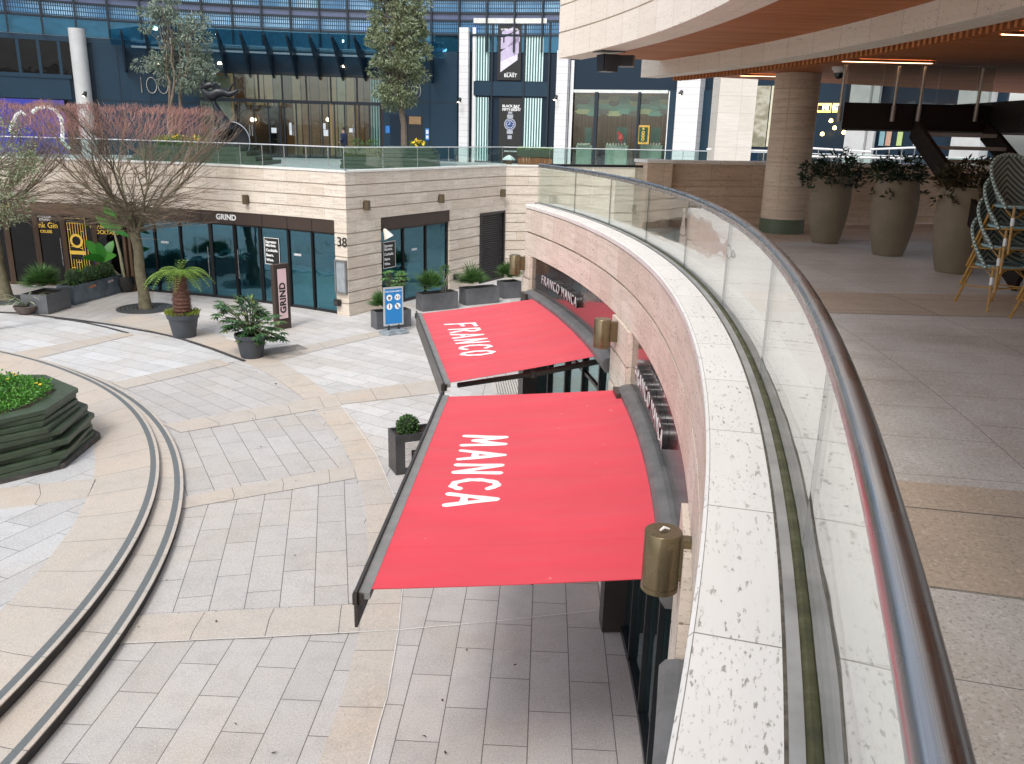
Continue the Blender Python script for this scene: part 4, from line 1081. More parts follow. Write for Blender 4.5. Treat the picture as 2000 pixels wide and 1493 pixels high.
mb.tube([hitF(x, y, RF - .08) for x, y in ((62, 220), (75, 211), (88, 208), (102, 211), (113, 220), (120, 234), (122, 252), (122, 276), (136, 292))], .11, 6)
mb.build('loop_graphic', emitm('pale_line', (.65, .75, .72), .35), bs)
# ----- entrance: fascia, transoms, glass, doors, lobby
FP(389, 103, 746, 143, RF - .0, .25, M['navy'], 'entrance_fascia', z=(Z(145), Z(103)))
FP(389, 143, 746, 148, RF - .06, .1, M['mull'], 'transom', z=(Z(148), Z(142)))
FP(389, 196, 746, 200, RF - .04, .1, M['mull'], 'transom', z=(Z(200), Z(195.5)))
M['lobbyglass'] = glass('lobby_glass', (.78, .84, .82), 1.0, wave=.02, boost=.03, refl=(.7, .9, 1.0))
FP(389, 148, 746, 196, RF + .02, .02, M['lobbyglass'], 'transom_glass', z=(Z(196), Z(148)), n=14)
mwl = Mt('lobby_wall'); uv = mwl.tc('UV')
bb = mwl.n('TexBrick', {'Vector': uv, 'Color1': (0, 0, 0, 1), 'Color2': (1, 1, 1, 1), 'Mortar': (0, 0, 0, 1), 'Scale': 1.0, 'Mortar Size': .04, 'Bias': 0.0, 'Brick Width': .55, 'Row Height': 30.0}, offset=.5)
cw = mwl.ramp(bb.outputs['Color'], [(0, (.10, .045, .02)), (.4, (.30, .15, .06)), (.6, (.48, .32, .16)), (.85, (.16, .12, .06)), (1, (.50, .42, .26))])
mwl.set(col=cw, rough=.4, emit=cw, es=.28); M['lobbywall'] = mwl.m  # wall emits its own colour so the lobby looks lit
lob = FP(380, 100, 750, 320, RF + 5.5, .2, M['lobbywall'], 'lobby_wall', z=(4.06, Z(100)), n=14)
FP(392, 200, 455, 300, RF + .6, .1, plain('cream_partition', (.50, .43, .30), .5), 'lobby_partition', z=(4.06, Z(150)))
FP(725, 148, 744, 300, RF + .5, .08, M['screen'], 'glass_fin_screen', z=(4.06, Z(150)))
FP(462, 210, 560, 300, RF + 3.0, .2, plain('brown_lobby_core', (.16, .07, .03), .5), 'lobby_core', z=(4.06, Z(205)))
def door_glass(x0, x1, nm, frames, top=199):
    f = MB()
    zt_ = Z(top)
    for x in frames:
        p = hitF(x, 250, RF - .02); f.box((p.x, p.y, (4.06 + zt_) / 2), (.10, .07, zt_ - 4.07), radians(thF(p)))
    for zz in (4.10, zt_ - .05): 
        a_, b_ = thF(hitF(x0, 250)), thF(hitF(x1, 250)); f.sweep(arc(CF, RF - .02, a_, b_, 3), [(-.05, zz - .035), (.05, zz - .035), (.05, zz + .035), (-.05, zz + .035)])
    o_ = f.build(nm, M['mull'], tower, fixn=True)
    FP(x0 + .5, 200, x1 - .5, 300, RF - .0, .015, M['lobbyglass'], 'pane', o_, z=(4.14, zt_ - .09)); return o_
for x0, x1, nm, frs, hx in ((392, 466, 'window', (393, 421, 461), None), (467, 550, 'door', (470, 498, 526, 547), (488, 493)), (552, 646, 'door', (556, 580, 604, 630, 643), (573, 577)), (648, 697, 'door', (654, 674, 694), (690,)), (698, 745, 'window', (702, 722, 743), None)):
    o_ = door_glass(x0, x1, nm, frs)
    if hx:
        for x in hx:
            p = hitF(x, 255, RF - .12); MB().cyl(p + Vector((0, 0, -.3)), p + Vector((0, 0, .3)), .03, n=8).build('handle', M['steel'], o_)
for x in (421, 458, 505, 551, 598, 646, 697):
    p = hitF(x, 172, RF - .02); MB().box((p.x, p.y, (Z(196) + Z(148)) / 2), (.12, .08, Z(148) - Z(196)), radians(thF(p))).build('mullion', M['mull'], tower)
for x0, y0, x1, y1 in ((530, 250, 540, 260), (565, 240, 570, 264), (630, 241, 636, 253), (632, 254, 641, 266), (682, 251, 692, 259)):
    FP(x0, y0, x1, y1, RF - .06, .01, M['white'], 'notice')
M['spot'] = emitm('lit_lamp', (1, .86, .62), 7)
for x, y in ((309, 125), (429, 124), (668, 130), (806, 133)):
    p = hitF(x, y, RF - .35); MB().lathe([(0, .06), (.09, .06), (.09, 0), (.13, -.04), (0, -.05)], p, 12).build('downlight', M['spot'], tower)
for x in (492, 497, 640):
    p = hitF(x, 234, RF + 2.6); MB().lathe([(0, .12), (.09, .06), (.1, -.05), (0, -.12)], p, 10).build('pendant_lamp', M['spot'], tower)
# canopy: sloping glass blade roof on triangular brackets
cn = thing('entrance_canopy', 'sloping glass canopy on dark triangular brackets over the tower entrance', 'canopy', tuple(hitF(560, 110)))
zi, zo = Z(104), Z(104) + .62
a_l, a_r = thF(hitF(218, 100)), thF(hitF(868, 100))
mb = MB(); n_ = 30
for i in range(n_ + 1):
    f_ = i / n_; aa = a_l + (a_r - a_l) * f_; ext = 4.6 * min(1, (sin(pi * min(1, max(0, f_))) * 1.9 + .25))
    for R_, z_ in ((RF - .05, zi), (RF - ext, zo)):
        p = pol(CF, R_, aa); mb.v += [Vector((p.x, p.y, z_)), Vector((p.x, p.y, z_ + .03))]
for i in range(n_):
    j = 4 * i; mb.f += [[j, j + 4, j + 6, j + 2], [j + 1, j + 3, j + 7, j + 5], [j + 2, j + 6, j + 7, j + 3]]; mb.uv += [None] * 3; mb.sm += [False] * 3
mb.build('glass_roof', glass('canopy_glass', (.62, .82, .90), .93, (.03, .18, .24), wave=.01, boost=.06, refl=(.5, .8, .95)), cn)
for k in range(14):
    f_ = (k + .5) / 14; aa = a_l + (a_r - a_l) * f_; ext = 4.45 * min(1, (sin(pi * f_) * 1.9 + .25))
    r0, r1 = radians(aa), 0
    P_ = lambda R_, z_, s: Vector((*pol(CF, R_, aa).xy, z_)) + Vector((-sin(r0), cos(r0), 0)) * s * .05
    prf = [(RF - .06, zi - .05), (RF - ext, zo - .03), (RF - ext, zo - .16), (RF - .5, zi - 1.25), (RF - .06, zi - 1.35)]
    vs = [P_(R_, z_, s) for s in (-1, 1) for R_, z_ in prf]
    MB().add(vs, [(0, 1, 2, 3, 4), (9, 8, 7, 6, 5)] + [(i, i + 5, (i + 1) % 5 + 5, (i + 1) % 5) for i in range(5)]).build('bracket', M['navy2'], cn, fixn=True)
MB().sweep(arc(CF, RF - .5, a_l - 1.5, a_r + 1.5, 30), [(-.08, zi - .12), (.08, zi - .12), (.08, zi - .02), (-.08, zi - .02)]).build('edge_rail', plain('pale_rail', (.4, .42, .45), .4), cn, fixn=True)
# ----- columns
def col(x, y0, y1, w, R, mat, lab=None):
    p = hitF(x, 250, R); z1 = hitF(x, y0, R).z
    return MB().box((p.x, p.y, (4.052 + z1) / 2), (w, w, z1 - 4.05), radians(thF(p))).build('column', mat, tower)
M['concrete'] = plain('pale_concrete', (.46, .47, .47), .7, var=.08, scale=2)
p = hitF(163, 180, RF - .25); z1 = hitF(163, 57, RF - .25).z
MB().tube([(p.x, p.y, 4.05), (p.x, p.y, z1)], .40, 20).build('column', M['concrete'], tower)
for x, y0, w in ((906, 55, .5), (1096, 100, .62), (1344, 140, 1.2)): col(x, y0, 320, w, RF - .35, M['whitecol'])
def spotlamp(x, y):
    p = hitF(x, y, RF - 1.0); d = Vector((-cos(radians(thF(p))), -sin(radians(thF(p))), 0))
    MB().tube([p - d * .3, p + d * .05], .03, 6).tube([p + Vector((.05, 0, .10)), p + Vector((-.05, 0, -.12))], [.07, .12], 10).build('wall_spotlight', M['frame_black'], tower)
    MB().lathe([(0, 0), (.09, 0), (.09, -.02), (0, -.03)], p + Vector((-.06, 0, -.13)), 10).build('lamp_lens', M['spot'], tower)
for x, y in ((166, 183), (898, 195), (1086, 190), (1330, 181)): spotlamp(x, y)
# ----- shopfront with slatted screens and posters
sf = FP(893, 60, 1112, 320, RF + .1, .2, M['navy2'], 'shopfront', z=(4.052, Z(92)))
FP(922, 58, 928, 310, RF - .01, .1, M['white'], 'light_strip', sf, z=(4.06, hitF(925, 54).z))
zs = [(hitF(945, 158).z, hitF(945, 58).z), (4.15, hitF(945, 190).z)]
for z0, z1 in zs:
    FP(931, 0, 957, 0 + 1, RF + .02, .1, M['screen'], 'slatted_screen', sf, z=(z0, z1)); FP(1026, 0, 1065, 1, RF + .02, .1, M['screen'], 'slatted_screen', sf, z=(z0, z1))
FP(925, 160, 1070, 188, RF - .05, .14, M['navy'], 'shop_fascia', sf)
for x in (960, 1022, 1070): p = hitF(x, 200, RF - .04); MB().box((p.x, p.y, (4.06 + hitF(x, 45).z) / 2), (.12, .09, hitF(x, 45).z - 4.07), radians(thF(p))).build('mullion', M['mull'], sf)
FP(925, 36, 1068, 46, RF - .10, .05, plain('pale_sill', (.62, .63, .60), .5), 'shop_transom', sf)
FP(1112, 110, 1118, 312, RF - .02, .1, M['white'], 'light_strip', sf, z=(4.06, hitF(1115, 118).z))
pa = FP(972, 48, 1018, 157, RF - .02, .06, M['black'], 'poster', sf)
def onF(x, y, R=RF - .04):
    c = hitF(x, y, R); a_ = radians(thF(c)); t = Vector((sin(a_), -cos(a_), 0)); n__ = Vector((-cos(a_), -sin(a_), 0))
    return lambda v: c + t * v.x + Vector((0, 0, v.y)) + n__ * v.z
M['lilac'] = plain('lilac_print', (.48, .42, .58), .5); M['lilac2'] = plain('pale_lilac_print', (.66, .62, .72), .5)
mb = MB(); P_ = onF(978, 100)
for (x0, y0, x1, y1, ht) in ((0, -.9, 1.0, -.1, .85), (.1, .1, 1.05, .5, .3), (.2, .42, 1.0, .8, .28), (.05, .74, .8, 1.02, .25), (0, .1, .12, .1, .6)):
    mb.add([P_(Vector((x0, y0, .0))), P_(Vector((x1, y1, 0))), P_(Vector((x1, y1 + ht, 0))), P_(Vector((x0, y0 + ht, 0)))], [(0, 1, 2, 3)])
mb.build('poster_art', M['lilac'], pa)
mb = MB(); mb.add([P_(Vector((0, -1.1, .005))), P_(Vector((.95, -.45, .005))), P_(Vector((.95, -.15, .005))), P_(Vector((0, -.55, .005)))], [(0, 1, 2, 3)]); mb.build('poster_art', M['lilac2'], pa)
text('poster_text', 'BLAST', .26, M['white'], onF(997, 148), pa, ext=.003, offset=.004); text('poster_text', 'DUCK OF', .10, M['white'], onF(997, 143), pa, ext=.003)
text('poster_text', 'ULYSSE   NARDIN', .12, M['white'], onF(995, 58), pa, ext=.003, offset=.004)
pb = FP(974, 192, 1020, 312, RF - .02, .06, M['black'], 'poster', sf, z=(4.1, hitF(996, 192).z))
text('poster_text', 'BLACK BAY\nFIFTY-EIGHT', .19, M['white'], onF(981, 211), pb, ext=.003, offset=.006, align='LEFT')
text('poster_text', 'TUDOR', .10, M['white'], onF(1008, 211), pb, ext=.003, offset=.004)
text('poster_text', 'BORN TO DARE', .10, M['white'], onF(997, 296), pb, ext=.003, offset=.003)
P_ = onF(996, 243)
def disc(r0, r1, z, m_, n_=24, cx_=0, cy_=0):
    for k in range(n_):
        a1, a2 = 2 * pi * k / n_, 2 * pi * (k + 1) / n_
        m_.add([P_(Vector((cx_ + r0 * cos(a1), cy_ + r0 * sin(a1), z))), P_(Vector((cx_ + r1 * cos(a1), cy_ + r1 * sin(a1), z))), P_(Vector((cx_ + r1 * cos(a2), cy_ + r1 * sin(a2), z))), P_(Vector((cx_ + r0 * cos(a2), cy_ + r0 * sin(a2), z)))], [(0, 1, 2, 3)])
def rect(x0, y0, x1, y1, z, m_): m_.add([P_(Vector((x0, y0, z))), P_(Vector((x1, y0, z))), P_(Vector((x1, y1, z))), P_(Vector((x0, y1, z)))], [(0, 1, 2, 3)])
mb = MB(); disc(.27, .33, .004, mb); rect(-.17, .33, .17, .52, .004, mb); rect(-.17, -.52, .17, -.33, .004, mb); rect(-.12, -.80, .12, -.60, .004, mb); rect(-.12, .56, .12, .68, .004, mb); mb.build('watch_graphic', plain('steel_print', (.35, .37, .42), .4), pb)
mb = MB(); disc(0, .265, .006, mb); mb.build('watch_dial', plain('blue_dial_print', (.02, .06, .20), .4), pb)
mb = MB()
for k in range(12): disc(0, .028, .010, mb, 8, .2 * cos(k * pi / 6), .2 * sin(k * pi / 6))
rect(-.012, 0, .012, .15, .011, mb); rect(-.12, -.012, 0, .012, .011, mb); mb.build('watch_marks', M['white'], pb)
# ----- jewellery shop window
jw = FP(1106, 60, 1700, 320, RF + .12, .2, M['navy2'], 'shopfront', z=(hitF(1210, 176).z + .01, Z(92)))
FP(1118, 176, 1305, 182, RF - .0, .08, plain('pale_window_trim', (.62, .65, .62), .4), 'window_trim', jw)
for x in (1304,): FP(x - 2, 178, x + 3, 316, RF - .0, .08, M['white'], 'window_trim', jw, z=(4.06, hitF(1304, 178).z))
FP(1308, 60, 1323, 320, RF - .02, .2, M['navy'], 'cladding', jw, z=(4.06, hitF(1210, 176).z))
FP(1372, 60, 1390, 320, RF - .02, .2, M['navy'], 'cladding', jw, z=(4.06, hitF(1210, 176).z))
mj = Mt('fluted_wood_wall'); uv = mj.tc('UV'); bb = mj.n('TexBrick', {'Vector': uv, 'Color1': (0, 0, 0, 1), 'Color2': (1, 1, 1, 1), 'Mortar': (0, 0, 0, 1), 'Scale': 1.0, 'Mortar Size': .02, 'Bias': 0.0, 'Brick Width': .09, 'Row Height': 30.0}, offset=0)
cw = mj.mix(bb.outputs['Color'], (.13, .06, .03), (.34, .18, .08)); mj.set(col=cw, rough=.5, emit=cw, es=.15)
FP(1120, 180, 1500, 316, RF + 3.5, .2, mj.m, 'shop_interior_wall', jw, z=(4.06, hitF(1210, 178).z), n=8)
M['hexa'] = plain('olive_hexagon', (.42, .40, .20), .5); M['hexb'] = plain('green_hexagon', (.12, .28, .22), .5); M['hexc'] = plain('dark_hexagon', (.09, .08, .07), .5)
rnd = random.Random(5)
for ci, kk in enumerate(('hexa', 'hexb', 'hexc')):
    mb = MB()
    for i in range(9):
        for j in range(4):
            if (i * 7 + j * 5 + i * j) % 3 != ci: continue
            P2 = onF(1140 + i * 20, 190 + j * 9.5 + (i % 2) * 4, RF + 1.2 - .2 * j)
            w_ = .48; mb.add([P2(Vector((x, y, z))) for z in (0, .12) for x, y in ((-w_, 0), (-w_ * .6, .13), (w_ * .6, .13), (w_, 0), (w_ * .6, -.13), (-w_ * .6, -.13))], [(6, 7, 8, 9, 10, 11)] + [(q, (q + 1) % 6, (q + 1) % 6 + 6, q + 6) for q in range(6)])
    mb.build('ceiling_hexagon_set', M[kk], jw)
M['palegreen'] = plain('pale_display', (.50, .56, .46), .5)
for x0, x1 in ((1125, 1155), (1182, 1224), (1250, 1292)):
    o_ = FP(x0, 284, x1, 316, RF + .6, .5, M['palegreen'], 'display_plinth', jw, z=(4.06, hitF((x0 + x1) / 2, 284).z))
    mb = MB()
    for k in range(7): 
        P2 = onF(x0 + 4 + k * (x1 - x0 - 8) / 6, 281.5 + (k % 2), RF + .5); mb.lathe([(0, -.06), (.06, -.05), (.05, .03), (0, .08)], P2(Vector((0, 0, 0))), 6)
    mb.build('jewellery_stand', M['cream'], o_)
for x0, x1 in ((1142, 1156), (1204, 1224), (1272, 1290)): FP(x0, 249, x1, 279, RF + .9, .06, plain('green_backdrop', (.02, .10, .08), .4), 'display_board', jw)
gf = FP(1244.5, 245, 1268, 282, RF - .03, .05, plain('gold_frame', (.62, .40, .10), .3, .6), 'framed_sign', jw)
FP(1248, 249, 1264.5, 277.5, RF - .075, .01, plain('green_sign_face', (.004, .05, .03), .3), 'sign_face', gf)
P_ = onF(1256, 263, RF - .09); mb = MB()
for k in range(3): disc(.05, .085, .002, mb, 12, 0, .10 - k * .17)
mb.add([P_(Vector((-.08, .26, .002))), P_(Vector((.08, .26, .002))), P_(Vector((0, .36, .002)))], [(0, 1, 2)]); mb.build('sign_mark', M['gold'], gf)
P2 = onF(1212, 276, RF + .4); mb = MB(); mb.lathe([(0, -.1), (.12, -.02), (.2, .12), (.16, .28), (.06, .38), (0, .40)], P2(Vector((0, 0, 0))), 10); mb.lathe([(0, .3), (.1, .36), (.1, .46), (0, .52)], P2(Vector((-.12, 0, 0))), 8); mb.build('red_ornament', plain('red_ornament', (.7, .03, .03), .4), jw)
M['shopwin'] = glass('shop_window_glass', (.80, .86, .84), 1.0, wave=.01, boost=.02)
wj = FP(1120, 182, 1303, 316, RF + .04, .015, M['shopwin'], 'window_pane', jw, z=(4.1, hitF(1210, 182).z), n=6)
for x in (1163, 1246): p = hitF(x, 240, RF - .0); MB().box((p.x, p.y, (4.06 + hitF(x, 180).z) / 2), (.14, .14 if x > 1200 else .2, hitF(x, 180).z - 4.07), radians(thF(p))).build('mullion', M['mull'], jw)
# right hand end of the mall seen under the roof
sr = FP(1390, 140, 1960, 330, RF + .05, .2, M['navy2'], 'shopfront', z=(4.052, hitF(1550, 120).z), n=12)
FP(1460, 168, 1500, 287, RF - .02, .05, glass('pale_reflecting_glass', (.3, .35, .3), .3, (.30, .28, .18), wave=.05, boost=.2), 'window_pane', sr)  # pale reflection painted as the body colour of this pane
FP(1502, 168, 1520, 287, RF - .02, .05, plain('cream_reflection', (.55, .52, .38), .5), 'reflection_strip', sr)  # flat cream strip carries on the painted pale reflection
for x, w in ((1677, .9), (1704, .3), (1900, 1.2)): col(x, 140, 320, w, RF - .5, M['concrete'])
M['sgl'] = emitm('amber_sign', (1, .62, .15), 1.6); M['sgw'] = emitm('cream_sign', (1, .92, .75), 1.3)
for x0, x1, s_ in ((1597, 1622, 'MI'), (1626, 1638, 'IG')):
    o_ = FP(x0, 202, x1, 220, RF - 1.4, .1, M['sgl'], 'lit_sign', sr); FP(x0 + .5, 206, x1 - .5, 216, RF - 1.52, .02, M['black'], 'sign_face', o_)
    text('sign_text', s_, .30, M['sgw'], onF((x0 + x1) / 2 + (3 if s_ == 'MI' else 0), 211, RF - 1.55), o_, ext=.003, offset=.01)
for x, y in ((1623, 236), (1630, 250), (1648, 259), (1606, 262)):
    p = hitF(x, y, RF - .6); MB().lathe([(0, .1), (.08, .06), (.1, -.05), (0, -.1)], p, 10).build('pendant_lamp', emitm('amber_bulb', (1, .62, .22), 5), sr)
for x, c_ in ((1722, (.2, .35, .4)), (1735, (.45, .28, .2)), (1757, (.4, .5, .2)), (1790, (.5, .5, .5))):
    FP(x - 5, 256, x + 5, 285, RF - .06, .05, plain('display_%d' % x, c_, .5), 'window_display', sr)
# near pale pier between the two shopfronts
pr_ = thing('stone_pier', 'broad pale travertine pier standing on the upper deck left of the round column', 'pier', (atY(1424, 300, 33).x, 33, 4.05))
x0, x1 = atY(1388, 300, 33).x, atY(1458, 300, 33).x
MB().box(((x0 + x1) / 2, 33, 6.6), (x1 - x0, 1.2, 5.1)).build('shaft', travertine('pale_pier', (.66, .62, .56), (.72, .69, .64), w=.9, h=.6, off=0, pores=.3, streak=.5), pr_)
MB().box(((x0 + x1) / 2, 33, 4.1), (x1 - x0 + .06, 1.26, .1)).build('plinth', M['trav_plain'], pr_)
# distant rails and blue hoarding on the right
rr = thing('walkway_railing', 'pale steel railings of the far walkway seen behind the terrace pots', 'railing', (14, 32, 4.05))
for k, (x0, y0, x1, y1, Y) in enumerate(((1540, 305, 1765, 310, 27), (1380, 292, 1560, 297, 33), (1585, 290, 1700, 297, 30), (1700, 292, 1800, 288, 34))):
    MB().tube([atY(x0, y0, Y), atY(x1, y1, Y)], .04, 6).build('rail', M['white'], rr)
    for j in range(4):
        x = x0 + (x1 - x0) * (j + .5) / 4; p = atY(x, y0 + (y1 - y0) * (j + .5) / 4, Y); MB().tube([(p.x, p.y, 4.055), p], .02, 6).build('post', M['steel'], rr)
a_, b_ = atY(1550, 307, 27.1), atY(1765, 312, 27.1); MB().bar((a_.x, a_.y, 4.75), (b_.x, b_.y, 4.75), .015, .66).build('glass_panel', M['rglass'], rr)
bh = thing('blue_hoarding', 'bright blue hoarding panel at the end of the far walkway', 'hoarding', (atY(1800, 310, 26).x, 26, 4.05))
a_, b_ = atY(1766, 310, 26), atY(1832, 310, 26); MB().bar((a_.x, 26, 4.6), (b_.x, 26, 4.6), .05, 1.05).build('panel', plain('royal_blue', (.01, .09, .50), .4), bh)
for q in (a_, b_): MB().box((q.x, 26.06, 4.55), (.06, .06, 1.0)).build('post', M['white'], bh)

# ================================================================ plants
rnd = random.Random(11)
def rv(): 
    while True:
        v = Vector((rnd.uniform(-1, 1), rnd.uniform(-1, 1), rnd.uniform(-1, 1)))
        if .05 < v.length <= 1: return v
def leaf(mb, p, d, L, w, up=None):
    d = d.normalized(); s_ = d.cross(up or rv()).normalized() * w / 2; n_ = s_.cross(d).normalized() * L * .08
    mb.add([p, p + d * L * .45 + s_ + n_, p + d * L, p + d * L * .45 - s_ + n_], [(0, 1, 2, 3)])
M['olive'] = leafmat('olive_leaves', [(.08, .12, .08), (.15, .20, .14), (.24, .31, .24), (.36, .43, .36), (.11, .13, .08)], sub=.2)
M['olive2'] = leafmat('yellow_green_olive_leaves', [(.08, .11, .04), (.16, .20, .09), (.26, .31, .18), (.38, .42, .30)], sub=.2)
M['bark'] = plain('brown_bark', (.14, .11, .08), .8, var=.35, scale=8, bump=.6)
M['bark_y'] = plain('mossy_bark', (.125, .11, .065), .8, var=.4, scale=6, bump=.6)
M['box'] = leafmat('box_leaves', [(.015, .045, .01), (.035, .09, .02), (.07, .15, .03), (.02, .06, .015)])
M['palm'] = leafmat('fan_palm_leaves', [(.03, .085, .02), (.06, .14, .035), (.10, .20, .05), (.04, .10, .03)], sub=.15)
M['soil'] = plain('dark_soil', (.05, .035, .025), .95, bump=.8, var=.4, scale=14)
M['pot'] = plain('slate_grey_pot', (.045, .052, .062), .5, var=.1, scale=4)
M['zinc'] = plain('zinc_planter', (.12, .125, .135), .42, .25, var=.18, scale=3)
def crown(mb, clumps, n, L, w, drop=-.2):
    for c, r in clumps:
        for _ in range(n):
            v = rv(); v = v.normalized() * (v.length ** .5)
            p = c + Vector((v.x * r[0], v.y * r[1], v.z * r[2]))
            leaf(mb, p, v.normalized() * .8 + rv() * .8 + Vector((0, 0, drop)), L * rnd.uniform(.7, 1.3), w)
def limb(mb, a, b, r0, r1, wob=.15, n=6):
    a, b = Vector(a), Vector(b); pts = []; L = (b - a).length
    for i in range(n + 1):
        t = i / n; pts.append(a.lerp(b, t) + rv() * wob * L * .12 * sin(pi * t))
    mb.tube(pts, [r0 + (r1 - r0) * i / n for i in range(n + 1)], 7); return pts
def olive_tree(lab, base, cc, rad, trunks, nclump, nleaf, L, w, lm, tr=.12, hollow=.3, grp=None, skip=None, crs=.36, lobes=None):
    t = thing('olive_tree', lab, 'tree', base, 0, grp); base = Vector(base); cc = Vector(cc)
    tm = MB(); fm = MB(); clumps = []
    for _ in range(nclump):
        v = rv(); v = v.normalized() * max(hollow, v.length ** .6)
        if lobes:
            lb = lobes[_ % len(lobes)]; v = rv(); c = Vector(lb[0]) + Vector((v.x * lb[1], v.y * lb[1] * .9, v.z * lb[2])); s_ = rnd.uniform(.6, 1.25) * crs; clumps.append((c, (rad[0] * s_ * .8, rad[1] * s_ * .8, min(rad) * s_ * .6))); continue
        c = cc + Vector((v.x * rad[0], v.y * rad[1], v.z * rad[2])); s_ = rnd.uniform(.6, 1.25) * crs
        clumps.append((c, (rad[0] * s_ * .8, rad[1] * s_ * .8, min(rad) * s_ * .7)))
    tops = []
    for tx, ty in trunks:
        top = cc + Vector((tx * rad[0] * .35, ty * rad[1] * .35, rad[2] * .1)); limb(tm, base + Vector((tx * .15, ty * .15, 0)), top, tr, tr * .55, .12 if len(trunks) == 1 else .4, 9)
        tops.append(top); limb(tm, top, cc + Vector((tx * rad[0] * .4, ty * rad[1] * .4, rad[2] * .8)), tr * .55, tr * .15, .5, 6)
    for c, r in clumps:
        q = min(tops, key=lambda k: (k - c).length); s0 = q.lerp(Vector((base.x, base.y, q.z)), .1) + Vector((0, 0, -rnd.uniform(0, .3) * rad[2])); limb(tm, s0, c, tr * .28, .012, .6, 4)
    crown(fm, clumps, nleaf, L, w)
    tm.build('trunk', M['bark'], t); fm.build('crown', lm, t); return t
# left tree in the green planter of the deck, tall columnar one in the middle
def deckpt(x, y=300, Y=40): return atY(x, y, Y)
b = deckpt(338, 290, 41)
olive_tree('spreading grey green olive tree with several stems in front of the numeral 100', (b.x, 41, 4.6), (atY(345, 105, 41).x, 41, atY(345, 108, 41).z), (2.05, 1.7, 2.55), [(-.6, 0), (.15, .3), (.9, -.2), (-.1, -.5)], 70, 105, .17, .055, M['olive'], .08, .45, crs=.24,
  lobes=[((atY(x, y, 41).x, 41 + dy, atY(x, y, 41).z), a_ / F_PX * 42, b_ / F_PX * 42) for x, y, a_, b_, dy in ((300, 30, 30, 24, 0), (335, 70, 34, 34, .5), (385, 62, 26, 26, -.4), (292, 118, 30, 18, .2), (372, 110, 30, 26, .3), (395, 135, 22, 20, -.3), (335, 25, 24, 24, -.2), (318, 150, 34, 20, .4), (375, 165, 26, 20, 0), (405, 165, 14, 12, 0))])
b = deckpt(790, 290, 41)
olive_tree('tall columnar olive tree with one bare trunk in front of the tower entrance', (b.x, 41, 4.7), (atY(775, 70, 41).x, 41, atY(775, 70, 41).z), (1.30, 1.2, 3.3), [(0, 0)], 105, 150, .17, .06, M['olive2'], .15, .25, crs=.34)
# olive at the left edge, standing in the plaza just outside the frame
olive_tree('pale leafy olive branches reaching in at the left edge', (atY(-60, 400, 23).x, 23, 0), (atY(-22, 310, 23).x, 23, atY(0, 325, 23).z), (1.2, 1.1, 1.45), [(.2, 0), (-.5, .2)], 40, 70, .085, .034, M['olive2'], .07, .45, crs=.28)

